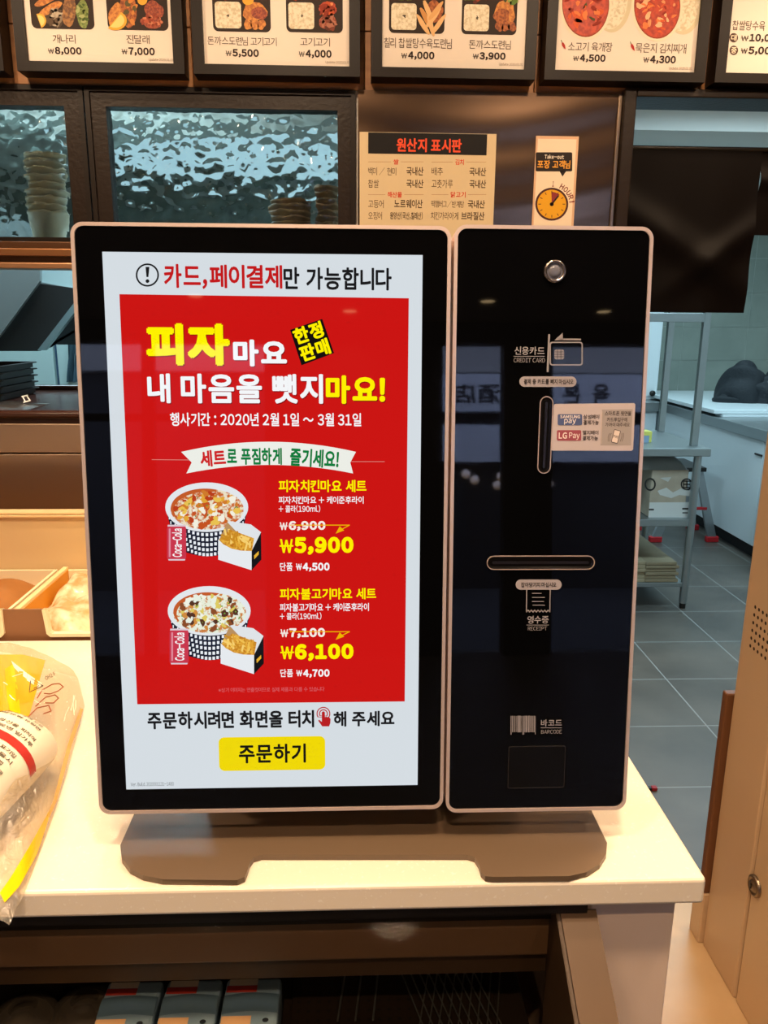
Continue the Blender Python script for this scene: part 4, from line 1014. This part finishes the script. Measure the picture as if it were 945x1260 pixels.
# small printing on the film: recycling triangle, date code, red line art
def film_text(s, c, w, h, ang, mt, wt=.01, name='printed_text', lift=.0016):
    out, lo, hi = layout(s, wt); b = MB(); cr, sr = math.cos(ang), math.sin(ang)
    for v, f, i in out:
        a = ((v-lo)/(hi-lo)-.5)*[w, h]; px = np.stack([c[0]+a[:, 0]*cr+a[:, 1]*sr*-1*-1, c[1]-a[:, 1]*cr+a[:, 0]*-sr*-1*-1], 1)
        px = np.stack([c[0]+a[:, 0]*cr-a[:, 1]*sr, c[1]-(a[:, 0]*sr+a[:, 1]*cr)], 1)
        P3 = []
        r0 = None
        for p in px:
            r = bag_from_px(*p) or r0 or (.3, .8); r0 = r; P3.append(bag_point(*r, lift+i*5e-6))
        b.add(P3, f, mt)
    return obj(name, b, bag)
def film_line(pts, r, mt, name, sub=6):
    Q = []
    for a, b_ in zip(pts[:-1], pts[1:]):
        for k in range(sub):
            f = k/sub; q = bag_from_px(a[0]+(b_[0]-a[0])*f, a[1]+(b_[1]-a[1])*f)
            if q: Q.append(bag_point(*q, .0012))
    b = MB()
    if len(Q) > 2: b.tube(Q, r, mt, 5)
    return b
m_ink = prn('3a2c14'); m_redink = prn('a04a20')
def merge(bs, name):
    b = MB()
    for q in bs:
        o = len(b.v); b.v += q.v; b.f += [[i+o for i in f] for f in q.f]; b.sm += q.sm
        b.mi += [b.m(q.mats[k]) for k in q.mi]
    return obj(name, b, bag)
merge([film_line([(38, 836), (53, 845), (36, 853), (38, 836)], .0006, m_ink, ''), film_line([(41, 841), (48, 845), (40, 849)], .0005, m_ink, '')], 'recycling_mark')
film_text('OH2 F', (62, 833), 14, 5, math.radians(28), m_ink)
merge([film_line([(46, 860), (52, 850), (64, 843), (73, 842), (78, 846), (72, 851), (62, 855), (53, 854)], .0007, m_redink, ''), film_line([(44, 870), (56, 859), (68, 856), (72, 860), (66, 866), (54, 866)], .0007, m_redink, ''), film_line([(34, 884), (46, 872), (60, 869), (63, 876), (52, 880)], .0007, m_redink, '')], 'red_line_print')
crease = mat('crease_glint', 'fff6e2', .2, spec=.6)  # pale tubes paint highlights along the crinkles of the film
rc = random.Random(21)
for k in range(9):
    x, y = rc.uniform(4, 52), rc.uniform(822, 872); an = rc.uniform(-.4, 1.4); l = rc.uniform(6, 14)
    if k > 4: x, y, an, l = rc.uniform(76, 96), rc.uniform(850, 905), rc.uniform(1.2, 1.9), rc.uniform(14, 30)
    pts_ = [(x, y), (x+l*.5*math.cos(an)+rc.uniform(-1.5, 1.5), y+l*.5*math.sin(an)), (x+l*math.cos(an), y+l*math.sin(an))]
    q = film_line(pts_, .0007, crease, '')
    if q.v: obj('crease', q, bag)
# ---- white printed packets inside the bag
m_pack = mat('white_packet', 'efe4cc', .4); m_pred = mat('packet_red', 'b82a1e', .4)
class Pouch:
    def __init__(s, c, ang, a, bb, h): s.c = np.array(c, float); s.ang = ang; s.a = a; s.b = bb; s.h = h; s.t = np.array([math.cos(ang), math.sin(ang)]); s.nn = np.array([-s.t[1], s.t[0]])
    def pt(s, p, q, lift=0):   # p around the roll -1..1, q along it -1..1
        e = max(0, 1-abs(q)**5)**.5
        th = p*math.pi*.62; w = s.a*math.sin(th); z = s.h*(.5+.5*math.cos(th))*e+(s.h*.5-s.h*.5*e)*.35
        e2 = .55+.45*e
        xy = s.c[:2]+s.t*w*e2+s.nn*q*s.b
        n_ = s.t*math.sin(th)
        return np.array([xy[0]+n_[0]*lift, xy[1]+n_[1]*lift, max(s.c[2]+.0005, s.c[2]+z)+lift*max(0, math.cos(th))])
    def mesh(s, mt):
        b = MB(); n, m_ = 40, 34
        cs = lambda k, N: -math.cos(math.pi*k/(N-1))
        b.grid(np.array([[s.pt(cs(i, n), cs(j, m_)) for j in range(m_)] for i in range(n)]), mt)
        return b
    def text(s, b, t, p0, p1, q, hq, mt, w=.01):
        out, lo, hi = layout(t, w)
        for v, f, i in out:
            a = (v-lo)/(hi-lo); b.add([s.pt(p0+(p1-p0)*x, q+(y-.5)*hq, .0006+i*5e-6) for x, y in a], f, mt)
    def band(s, b, p0, p1, q0, q1, mt, bend=0):
        n = 24; b.grid(np.array([[s.pt(p0+(p1-p0)*i/(n-1), q0+(q1-q0)*j/4, .0008) for j in range(5)] for i in range(n)]), mt)
LINES = ['조리방법 및 보관방법', '개봉 후 바로 드십시오', '직사광선을 피하여', '서늘한 곳에 보관', '내용량 별도표기일', '원재료명 밀가루', '식품유형 유탕면', '제조원 서울시', '부정불량식품 신고', '소비자 상담실']
def packet(lab, c, ang, a, bb, h, nl, seed):
    po = Pouch(c, ang, a, bb, h); t = thing('food_packet', lab, 'packet', c, 'white packets in the clear bag'); obj('wrapper', po.mesh(m_pack), t)
    b = MB(); r = random.Random(seed); pit = 1.62/nl
    for k in range(nl):
        if k in (0, 3, 6, 7): continue
        po.text(b, LINES[(k+seed) % 10]+' '+LINES[(k*3+seed) % 10], -.50, .62-r.uniform(0, .15), .80-k*pit, pit*.62, mt=prn('4a3c2a'), w=.012)
    obj('printed_lines', b, t)
    b = MB()
    for k in (0, 3): po.band(b, -.50, .02, .80-k*pit-.02, .80-k*pit+.035, m_pred)
    obj('red_heading', b, t)
    b = MB(); po.band(b, -.8, .84, (.80-6.5*pit)-.055, (.80-6.5*pit)+.055, m_pred); obj('red_band', b, t)
    return t
packet('white printed packet with red band nearest the kiosk inside the clear bag', (-.428, .762, 1.011), math.radians(-8), .070, .112, .104, 19, 0)
packet('white printed packet partly cut off at the photo left edge inside the bag', (-.545, .745, 1.011), math.radians(-8), .045, .100, .070, 12, 3)
# ================================================================== CUPS behind the hammered glass
m_cup = mat('frosted_cup', 'd9c8a8', .3, trans=.25)
cz0 = 1.7405; sx = 0
b = MB(); b.box((-1.75, 2.265, 1.715), (.006, 2.55, 1.735), m_plaster, .002); struct('trim_ledge', b)
t0 = None
for k in range(9):
    z = 1.7355+k*.0185
    if t0 is None:
        c = at_y(62, 293, 2.33); b = MB()
        b.lathe((c[0], 2.33, z), [(0, .002), (.037, 0), (.052, .088), (.0545, .088), (.0545, .094), (.051, .094), (.036, .004), (0, .004)], m_cup, 32)
        t0 = obj('plastic_cup', b, None, (c[0], 2.33, z)); o = t0
    else: o = copy_tree(t0); o.location.z = z; o.location.x += .0009*k
    tag(o, ['frosted cup at the bottom', 'frosted cup second from the bottom', 'frosted cup third from the bottom', 'frosted cup fourth from the bottom', 'frosted cup in the middle', 'frosted cup fourth from the top', 'frosted cup third from the top', 'frosted cup second from the top', 'frosted cup on the very top'][k]+' of the tall stack behind the left window', 'cup', 'stacked frosted cups behind the left window')
m_pc = mat('kraft_cup', 'a07c54', .7, noise=(40, '8a6844', U3, .4, .6))
for (xa, xb, top, n, lab) in ((333, 383, 247, 6, 'shorter stack'), (388, 416, 230, 8, 'taller stack')):
    pa, pb = at_y(xa, 262, 2.33), at_y(xb, 262, 2.33); r = (pb[0]-pa[0])/2; cx_ = (pa[0]+pb[0])/2; zt2 = at_y((xa+xb)/2, top, 2.33)[2]
    dz = (zt2-1.7355-.06)/(n-1); t0 = None
    for k in range(n):
        z = 1.7355+k*dz
        if t0 is None:
            b = MB(); b.lathe((cx_, 2.33, z), [(0, .002), (r*.86, 0), (r*.97, .053), (r*1.0, .053), (r*1.0, .060), (r*.95, .060), (r*.84, .004), (0, .004)], m_pc, 32)
            t0 = obj('paper_cup', b, None, (cx_, 2.33, z)); o = t0
        else: o = copy_tree(t0); o.location.z = z
        tag(o, ['lowest', 'second lowest', 'third lowest', 'fourth lowest', 'fifth lowest', 'sixth lowest', 'seventh lowest', 'eighth lowest'][k]+' brown paper cup of the '+lab+' behind the right window', 'cup', 'brown paper cups behind the right window, '+lab)
# ================================================================== STEEL PANEL AND NOTICES
t = thing('steel_panel', 'brushed steel wall panel between the windows and the kitchen doorway', 'panel', (.35, 2.195, 1.2))
b = MB(); n, mm = 40, 30
b.box((.012, 2.194, 1.30), (.690, 2.203, 2.117), m_steel)
Q = np.zeros((90, 40, 3))
for i in range(90):
    for j in range(40):
        x = .012+.678*j/39; z = 1.30+.817*i/89
        ph_ = z*26+2.2*math.sin(x*4.2+.6)+.8*x*6
        Q[i, j] = (x, 2.1915-.0011*math.sin(ph_)-.0006*math.sin(z*61+3*math.sin(x*5)), z)
b.grid(Q, m_steel); obj('sheet', b, t)
b = MB(); b.box((.684, 2.186, 1.30), (.6945, 2.203, 2.117), mat('steel_edge', 'b59e86', .3, metal=1), .002); obj('edge_strip', b, t)
SP = Plane((0, 2.1895, 0), (1, 0, 0), (0, 0, 1))
PAPER, PT, PR = prn('d8c39c'), prn('5e4630'), prn('d8442a')
t = thing('origin_notice', 'cream food origin notice with black header taped on the steel panel', 'notice', (.2, 2.189, 1.7))
(u0, v0), (u1, v1) = SP.uv([(442.5, 320), (611, 165)])
b = MB(); b.prism(SP.W([(u0, 1.68), (u1, 1.68), (u1, v1), (u0, v1)], .0008), -SP.n*.0006, PAPER); obj('sheet', b, t)
class NA(Art):
    def __init__(s): Art.__init__(s, SP, .0010, .00015)
a = NA(); a.rect(453, 165.3, 599.5, 189, prn('0e0a09'), 0); a.text('원산지 표시판', (488, 170.5, 568, 187.5), prn('e8512e'), .035, 2); a.done('header', t)
a = NA()
for s, x0, x1, y0, y1 in (('쌀', 484, 490.5, 196, 202.5), ('김치', 560, 570.8, 196, 203), ('해산물', 477, 494.5, 236, 243.2), ('닭고기', 554.5, 572.8, 236, 243.2)):
    a.text(s, (x0, y0, x1, y1), PR, .02, 1); yy = (y0+y1)/2
    e0, e1 = (453, 521) if x0 < 520 else (531, 598)
    a.line([(e0, yy), (x0-3, yy)], .5, prn('b58a66'), 0); a.line([(x1+3, yy), (e1, yy)], .5, prn('b58a66'), 0)
a.done('section_titles', t)
a = NA()
for s, x0, y0, x1, y1, w in (('백미 / 현미', 453, 206, 487.5, 215.8, 0), ('국내산', 500, 205.5, 521, 216, .02), ('배추', 531, 206, 545, 215.8, 0), ('국내산', 577.5, 206.3, 598, 216.5, .02),
    ('찹쌀', 453, 221, 466, 231, 0), ('국내산', 500, 221, 521, 231.3, .02), ('고춧가루', 531, 221, 557, 231.5, 0), ('국내산', 577.5, 221.5, 598, 231.6, .02),
    ('고등어', 453, 246, 472, 256, 0), ('노르웨이산', 485, 245.5, 520, 256.2, .02), ('떡햄버그/반계탕', 530.5, 246.8, 571, 255.5, 0), ('국내산', 575.5, 246.3, 596.5, 256.5, .02),
    ('오징어', 453, 260.8, 470, 270.3, 0), ('원양산(국산,칠레산)', 480, 260.8, 520, 270.3, .02), ('치킨가라아게', 530, 261, 564, 270.5, 0), ('브라질산', 567.5, 260.8, 596, 271, .02)):
    a = NA(); a.text(s, (x0, y0, x1, y1), prn('54402c') if w else PT, w, 1); a.done('origin_text', t)

t = thing('takeout_notice', 'narrow takeout notice with a yellow clock on the steel panel', 'notice', (.53, 2.189, 1.7))
(u0, v0), (u1, v1) = SP.uv([(652, 320), (712.3, 168)])
b = MB(); b.prism(SP.W([(u0, 1.69), (u1, 1.69), (u1, v1), (u0, v1)], .0008), -SP.n*.0006, prn('d9b08c')); obj('sheet', b, t)
a = NA(); a.rect(655.3, 171.5, 709.3, 300, prn('ecd9bd'), 0); a.done('inner_sheet', t)
a = NA(); a.poly(rrect(659, 187.5, 704, 211, 1.8, 4), prn('241a16'), 1); a.poly([(688, 210), (697, 210), (692, 217.5)], prn('241a16'), 1)
a.text('Take-out', (670, 190.3, 693.8, 195.6), prn('e8dccb'), .025, 2); a.text('포장 고객님', (661, 197.3, 701.5, 207.6), prn('e8a23a'), .025, 2); a.done('speech_bubble', t)
a = NA(); cx_, cy_ = 678.8, 251.3
for i, ch in enumerate('1 HOUR!'):
    if ch == ' ': continue
    an = math.radians(-86+i*13.2); x = cx_+25*math.cos(an); y = cy_+25*math.sin(an)
    a.text(ch, (x-(1.0 if ch in '1!' else 2.3), y-3.4, x+(1.0 if ch in '1!' else 2.3), y+3.4), prn('7a2a22'), .03, 1, -(an+math.pi/2))
a.done('hour_text', t)
a = NA(); a.poly(ell(cx_, cy_, 20.3, 20.3, 40), prn('4a2420'), 1); a.poly(ell(cx_, cy_, 17.8, 17.8, 40), prn('dfa21e'), 2)
a.poly([(cx_, cy_)]+[(cx_+15*math.cos(math.radians(q)), cy_+15*math.sin(math.radians(q))) for q in range(-92, -49, 6)], prn('8a3030'), 3)
for k in range(12):
    q = k*math.pi/6; a.line([(cx_+13.6*math.cos(q), cy_+13.6*math.sin(q)), (cx_+16.2*math.cos(q), cy_+16.2*math.sin(q))], .9, prn('4a2420'), 3)
a.line([(cx_-1, cy_+1.2), (cx_+8, cy_-10)], 2, prn('33201c'), 4); a.poly(ell(cx_, cy_, 2.5, 2.5, 16), prn('33201c'), 4); a.done('clock_picture', t)
# ================================================================== MENU BOARDS
BP = Plane((0, 2.150, 0), (1, 0, 0), (0, 0, 1))
m_bframe = mat('black_board_frame', '170f0a', .45, spec=.25)
M_RICE = mat('print_rice', 'e6dcc4', .6, noise=(170, 'cbbd9c', U3, .45, .62)); M_TRAY = prn('2a1c14')
M_CUT = mat('print_cutlet', 'b0622a', .6, noise=(150, '7a3a14', U3, .42, .62)); M_CUT2 = mat('print_fried', 'd08a3c', .6, noise=(160, 'a8622a', U3, .42, .62))
M_MEAT = mat('print_meat', '7a3020', .6, noise=(200, 'a8502e', U3, .42, .6)); M_GREEN = mat('print_lettuce', '5a7030', .6, noise=(220, '8a9a50', U3, .4, .6))
M_LEM = prn('e2a83a'); M_LEM2 = prn('f0d27c'); M_SOUP = mat('print_soup', 'c0401c', .5, noise=(90, '9a2a12', U3, .4, .62)); M_KIM = mat('print_kimchi', 'b8401e', .6, noise=(140, '8a2412', U3, .4, .6))
class BA(Art):
    def __init__(s): Art.__init__(s, BP, .0004, .00012)
def tray(x0, x1, yb_, kind, seed, poster):
    r = random.Random(seed); w = x1-x0; y0 = yb_-78; X = lambda f: x0+w*f; Y = lambda p: yb_-p
    a = BA(); a.rect(x0, y0, x1, yb_, M_TRAY, 0, 6)
    def scatter(cx, cy, rx, ry, n, mats_, sz, l):
        for _ in range(n):
            an = r.uniform(0, 6.28); q = math.sqrt(r.random()); s_ = r.uniform(.7, 1.3)*sz
            a.poly(blob(cx+rx*q*math.cos(an), cy+ry*q*math.sin(an), s_, s_*.6, r, 10, .3, r.uniform(0, 3)), r.choice(mats_), l+_ % 5)
    if kind == 'A':   # sticks, onion, grilled fish, salad
        for k in range(3): a.poly(blob(X(.22+.05*k), Y(40-12*k+8), w*.24, 5.2, r, 18, .1, -.5), M_CUT2, 2+k)
        a.poly(blob(X(.38), Y(14), w*.16, 13, r), prn('4a3a2c'), 3); scatter(X(.38), Y(14), w*.13, 10, 26, [prn('8a7a66'), prn('b8aa94'), prn('5a4634')], 4, 4)
        a.poly(ell(X(.12), Y(9), 9, 9, 20, 0, -110, 70), M_LEM, 8); a.poly(ell(X(.12), Y(9), 7, 7, 20, 0, -105, 65), M_LEM2, 9)
        a.poly(blob(X(.64), Y(22), w*.12, 20, r, 20, .1, .1), mat('print_fish', 'a8743c', .6, noise=(160, '6a4426', U3, .4, .6)), 5)
        a.poly(blob(X(.87), Y(18), w*.11, 17, r), M_GREEN, 4); scatter(X(.87), Y(18), w*.10, 14, 24, [prn('7a8a48'), prn('4a6028'), prn('a2ac70')], 3, 5)
    elif kind == 'B':
        a.poly(blob(X(.35), Y(26), w*.15, 24, r, 20, .1), M_CUT, 3); a.poly(blob(X(.12), Y(18), w*.10, 16, r, 18, .14, .3), M_CUT2, 4); scatter(X(.38), Y(22), w*.10, 17, 10, [prn('5a5030'), prn('c8803c')], 4, 5)
        a.poly(ell(X(.13), Y(11), 14, 12, 24, 0, -60, 130), M_LEM, 8); a.poly(ell(X(.13), Y(11), 11, 9, 24, 0, -55, 125), M_LEM2, 9)
        a.poly(blob(X(.80), Y(24), w*.17, 11, r), M_MEAT, 4); a.poly(blob(X(.76), Y(9), w*.18, 8, r), M_MEAT, 5); scatter(X(.77), Y(10), w*.17, 8, 26, [prn('b0563a'), prn('8a3a26'), prn('c87a58')], 3, 6)
        a.poly(ell(X(.6), Y(36), 6, 6, 18), M_LEM, 7)
    else:
        a.rect(X(.04), Y(36), X(.49), Y(4), M_RICE, 2, 4); scatter(X(.27), Y(20), 2, 2, 5, [prn('3a3228'), prn('6a5c48')], 1.2, 4)
        scatter(X(.25), Y(45), w*.2, 4, 16, [prn('5a2418'), prn('4a5a28'), prn('8a3a20')], 4, 3); scatter(X(.74), Y(47), w*.2, 4, 16, [prn('3a4a24'), prn('d09030'), prn('6a2c1a')], 4, 3)
        if kind == 'C':
            a.poly(blob(X(.74), Y(24), w*.20, 13, r), M_CUT2, 4); a.poly(blob(X(.82), Y(22), w*.14, 8, r, 16, .1, .3), M_MEAT, 5)
            for k in range(3): a.poly(blob(X(.62+.12*k), Y(8), w*.075, 6, r), M_CUT2, 6)
            a.poly(ell(X(.62), Y(38), 7, 6, 18), M_LEM, 7)
        elif kind == 'D':
            a.poly(blob(X(.74), Y(29), w*.17, 8, r), M_KIM, 4); scatter(X(.74), Y(29), w*.15, 7, 22, [prn('b84a22'), prn('e08a58'), prn('8a2c14')], 4, 5)
            a.poly(blob(X(.74), Y(12), w*.17, 9, r), M_MEAT, 4); scatter(X(.74), Y(12), w*.15, 8, 20, [prn('5a2a1c'), prn('a86a54'), prn('7a3a28')], 4, 5)
        elif kind == 'E':
            a.poly(blob(X(.80), Y(26), w*.16, 13, r), M_CUT, 3)
            for k in range(7):
                cx_ = X(.60+.045*k); an = -1.0-.1*k if k < 4 else -2.2; a.poly(blob(cx_, Y(10+14*(k % 3)*.6), 15, 3, r, 14, .12, -an), prn(r.choice(['d8a468', 'c98e50', 'e0b47c'])), 5+k)
        else:
            a.poly(blob(X(.76), Y(26), w*.19, 15, r), M_CUT2, 3); a.poly(blob(X(.70), Y(22), w*.15, 9, r), M_CUT, 4)
            for k in range(3): a.poly(blob(X(.66+.11*k), Y(9), w*.07, 6, r), M_CUT, 5)
            scatter(X(.9), Y(42), w*.06, 4, 12, [prn('5a7a30'), prn('88a050')], 4, 6)
    return a.done('food_picture', poster)
def soup(cx, cy, rx, ry, seed, poster, kimchi):
    r = random.Random(seed); a = BA()
    a.poly(ell(cx+32, cy-9, 25, 44, 40), prn('d2c6a6'), 0); a.poly(ell(cx+30, cy-9, 22, 40, 40), M_RICE, 1)
    a.poly(ell(cx, cy, rx+3.5, ry+4, 44), prn('eadcc2'), 2); a.poly(ell(cx, cy, rx+.5, ry+.8, 44), prn('8a3a1c'), 3); a.poly(ell(cx, cy, rx-.6, ry-.8, 44), M_SOUP, 4)
    cols = [prn('d0582a'), prn('8a2410'), prn('e07a44')]+([prn('e8b488'), prn('d89060')] if kimchi else [prn('3a2a18'), prn('4a4a24')])
    for k in range(46):
        an = r.uniform(0, 6.28); q = math.sqrt(r.random())*.82; s_ = r.uniform(2, 5.5)
        a.poly(blob(cx+rx*q*math.cos(an), cy+ry*q*math.sin(an), s_, s_*r.uniform(.3, .9), r, 11, .35, r.uniform(0, 3)), r.choice(cols), 5+k % 6)
    return a.done('food_picture', poster)
def chili(a, x, y):
    a.poly([(x-1.5, y-4.5), (x+.8, y-4), (x+2.6, y-1), (x+3.6, y+4.5), (x+1.2, y+2.8), (x-1.2, y-.5)], prn('a8241c'), 2); a.line([(x-1, y-4.2), (x-2, y-7)], .9, prn('4a5a20'), 2)
BTX, BTP = prn('4a3424'), prn('2a1a14')
def bprice(a, num, box):
    x0, y0, x1, y1 = box; h = y1-y0; wx = x0+.21*(x1-x0); a.text('₩', (x0, y0+h*.18, wx-1, y1-h*.2), BTP, .01, 2); a.text(num, (wx, y0, x1, y1), BTP, .05, 2, 0, .05)
ZT = 2.71
LAB = ['menu board cut off at the far left edge of the photo', 'menu board showing meals priced 8,000 and 7,000 won', 'menu board showing lunch boxes priced 5,500 and 4,000 won', 'menu board showing lunch boxes priced 4,000 and 3,900 won', 'menu board showing two red soups in white bowls', 'menu board cut off at the right edge with two size prices']
XS = [(-1.27, -.852), (-.8195, -.4145), (-.3925, .0165), (.0445, .4545), (.4775, .8865), (.9115, 1.33)]
PW = [(0, 75), (31, 78), (249, 82), (465, 85), (678, 89), (893, 92)]
boards = []
for k, (X0, X1) in enumerate(XS):
    t = thing('menu_board', LAB[k], 'menu board', ((X0+X1)/2, 2.17, 2.13), 'menu boards along the wooden fascia')
    z0 = 2.131+.001*k; fw = .0265; R_ = lambda a, c, d, e: [(a, d), (c, d), (c, e), (a, e)]
    b = MB(); O = R_(X0, X1, z0, ZT-.02); I = R_(X0+fw, X1-fw, z0+fw*.85, ZT-.02-fw)
    b.ringprism([(x, 2.140, z) for x, z in O], [(x, 2.140, z) for x, z in I], (0, .058, 0), m_bframe); obj('frame', b, t)
    b = MB(); b.box((X0+fw-.002, 2.150, z0+fw*.85-.002), (X1-fw+.002, 2.156, ZT-.02-fw+.002), prn('e2d6c8', .45)); boards.append((t, obj('poster', b, t)))
t, p = boards[1]; tray(39.5, 111, 35, 'A', 1, p); tray(133, 203.5, 36.5, 'B', 2, p)
def btext(p, items, upd):
    for s, box, num, pb in items:
        a = BA(); a.text(s, box, BTX, .0, 2); bprice(a, num, pb); a.done('menu_text', p)
    a = BA(); a.text('Update 2020.01.01', upd, prn('7a6450'), 0, 2); a.done('update_text', p)
btext(p, [('개나리', (65, 42.5, 93, 53.5), '8,000', (59, 58, 100.5, 68)), ('진달래', (155.5, 43, 184, 54), '7,000', (149.5, 58.5, 190.5, 69))], (183, 72, 213.5, 76))
t, p = boards[2]; tray(262.5, 331.5, 38.5, 'C', 3, p); tray(352.5, 421.5, 39.5, 'D', 4, p)
btext(p, [('돈까스도련님 고기고기', (255.5, 45.5, 340.5, 56), '5,500', (277.5, 60.5, 318.5, 71)), ('고기고기', (369.5, 46.5, 406, 57), '4,000', (367.5, 61.5, 408, 72))], (400.5, 75, 431, 79))
t, p = boards[3]; tray(478.5, 548.5, 40.5, 'E', 5, p); tray(567.5, 638.5, 42, 'F', 6, p)
btext(p, [('칠리 찹쌀탕수육도련님', (472.5, 47, 556, 59.5), '4,000', (493.5, 63.5, 534.5, 74)), ('돈까스도련님', (577, 49.5, 628.5, 60.5), '3,900', (581.5, 64.5, 622, 74.5))], (614, 77.5, 643.5, 81.8))
t, p = boards[4]; soup(720.5, 5, 28.5, 40, 7, p, False); soup(808.5, 7.5, 28, 39.5, 8, p, True)
btext(p, [('소고기 육개장', (699, 52, 753.5, 63.5), '4,500', (705, 67, 745, 77)), ('묵은지 김치찌개', (782, 53.5, 844.5, 65.5), '4,300', (791.5, 68.5, 831.5, 79))], (823, 82.5, 851.5, 86.8))
a = BA(); chili(a, 692.5, 56.5); chili(a, 777.5, 58.5); a.done('chili_marks', p)
t, p = boards[5]; a = BA(); a.text('찹쌀탕수육', (901, 25.5, 941.5, 37.5), BTX, 0, 2); a.done('menu_text', p)
for y, s, num, x1 in ((46.5, '대', '10,000', 962), (62, '중', '5,000', 956)):
    a = BA(); a.poly(ell(902.8, y, 5.3, 5.8, 28), prn('4a342a'), 1); a.text(s, (899.5, y-3.8, 906.3, y+3.8), prn('ead9c0'), .02, 2); bprice(a, num, (911.5, y-4.5, x1, y+6)); a.done('menu_text', p)
# ================================================================== BEIGE MACHINE on the right
m_beige = mat('beige_enamel', 'c6a986', .3, spec=.5); m_beige2 = mat('beige_enamel_door', 'cbae88', .3, spec=.5)
MX = .89
t = thing('beige_machine', 'tall beige metal machine with vent holes and a round lock at right edge', 'machine', (1.2, 1.3, 0))
b = MB(); b.box((MX, 1.477, .0), (1.55, 1.645, 1.56), m_beige, .006); obj('body', b, t)
b = MB(); b.box((MX+.002, .80, .0), (1.55, 1.472, 1.56), m_beige2, .006); dr = obj('door', b, t)
b = MB(); b.box((MX+.012, 1.468, .0), (1.5, 1.48, 1.55), m_black); obj('seam', b, t)
b = MB(); b.box((MX-.016, 1.646, .15), (MX+.03, 1.668, .70), mat('brown_rubber', '6a4428', .5), .004); obj('edge_guard', b, t)
b = MB(); b.box((MX-.012, 1.646, .0), (MX+.05, 1.70, .148), m_beige, .004); obj('foot_plate', b, t)
c = at_x(929, 1090, MX)
b = MB(); b.lathe((MX+.002, c[1], c[2]), [(.024, -.001), (.024, .006), (.019, .009), (.017, .006), (.013, .006), (.012, .010), (0, .011)], mat('lock_steel', '8f7f6c', .3, metal=.9), 30, (-1, 0, 0)); lk = obj('lock', b, dr)
b = MB(); b.box((MX-.0105, c[1]-.0015, c[2]-.006), (MX-.0085, c[1]+.0015, c[2]+.006), m_black); obj('keyhole', b, lk)
c0 = at_x(929.5, 747, MX); b = MB()
for i in range(9):
    for j in range(6):
        y, z = c0[1]-i*.0165, c0[2]-j*.0185+.004*0
        b.lathe((MX-.0003, y, z), [(.0042, 0), (0, .0002)], mat('vent_black', '2a1a0c', .8), 10, (-1, 0, 0), False)
obj('vent_holes', b, t)
# ================================================================== STREET SIDE behind the photographer (shows as reflections)
m_pillar = mat('dark_pillar', '0d0c0c', .6); m_shopwall = mat('shop_wall_dark', '2c2622', .7)
b = MB()
for x0, x1 in ((-3, -2.55), (-.72, .72), (1.22, 1.62), (3.1, 4.6)): b.box((x0, FRONT, 0), (x1, FRONT+.18, 2.72), m_pillar)
b.box((-3, FRONT, 2.55), (4.6, FRONT+.18, 2.72), m_pillar); b.box((-3, FRONT+.02, 1.92), (-.72, FRONT+.10, 1.98), m_pillar); b.box((-1.72, FRONT+.02, 0), (-1.62, FRONT+.10, 2.6), m_pillar)
struct('wall_front', b)
def pane(n, x0, x1):
    b = MB(); b.box((x0, FRONT+.05, .02), (x1, FRONT+.056, 2.55), thin_glass('shopfront_glass', 'ffffff', 0, .0)); struct(n, b)
pane('window_3', -2.55, -.72); pane('window_4', .72, 1.22); pane('window_5', 1.62, 3.1)
b = MB(); b.box((-12, -16, -.10), (14, FRONT, -.06), mat('asphalt', '3a3b3e', .8)); struct('ground', b)
t = thing('street_building', 'pale shopfront with dark lettered sign across the street, seen reflected in the kiosk', 'building', (1.5, -9.2, -.06))
b = MB(); b.box((-7, -9.6, 2.95), (10, -9.2, 7), mat('street_stucco', 'b8b4ae', .8)); b.box((-7, -9.6, -.06), (10, -9.4, 2.95), mat('street_dark', '1c1c20', .5)); obj('facade', b, t)
b = MB(); b.box((.2, -9.2, 2.40), (6, -9.0, 2.90), mat('sign_white', 'eceef2', .6)); sg = obj('sign_board', b, t)
GP = Plane((0, -8.995, 0), (-1, 0, 0), (0, 0, 1))
b = MB()
def gtext(s, xc, w, z0, h, wt=.03):
    out, lo, hi = layout(s, wt)
    for v, f, i in out:
        a = (v-lo)/(hi-lo); b.add([(xc+w/2-w*p[0], -8.995+i*1e-5, z0+h*p[1]) for p in a], f, prn('22222a'))
gtext('육', 3.35, .24, 2.50, .27); gtext('본', 2.95, .24, 2.50, .27); gtext('칠', 2.58, .24, 2.50, .27); gtext('酒店', 1.66, .62, 2.50, .27)
obj('sign_text', b, sg)
b = MB(); b.box((.2, -9.2, 1.72), (6, -9.05, 2.22), mat('sign_white', 'eceef2', .6)); obj('lower_band', b, t)
for x, z in ((1.5, 1.55), (1.62, 1.47), (1.98, 1.52), (1.93, 1.40), (2.45, 1.5), (2.63, 1.42)):
    b = MB(); b.lathe((x, -8.95, z), [(0, -.06)]+[(.06*math.sin(math.pi*k/8), -.06*math.cos(math.pi*k/8)) for k in range(1, 8)]+[(0, .06)], mat('globe_lamp', 'ffffff', .5, emit='ffce8a', es=1.6), 16); obj('globe_lamp', b, t)
bpy.data.objects.remove(_fo)
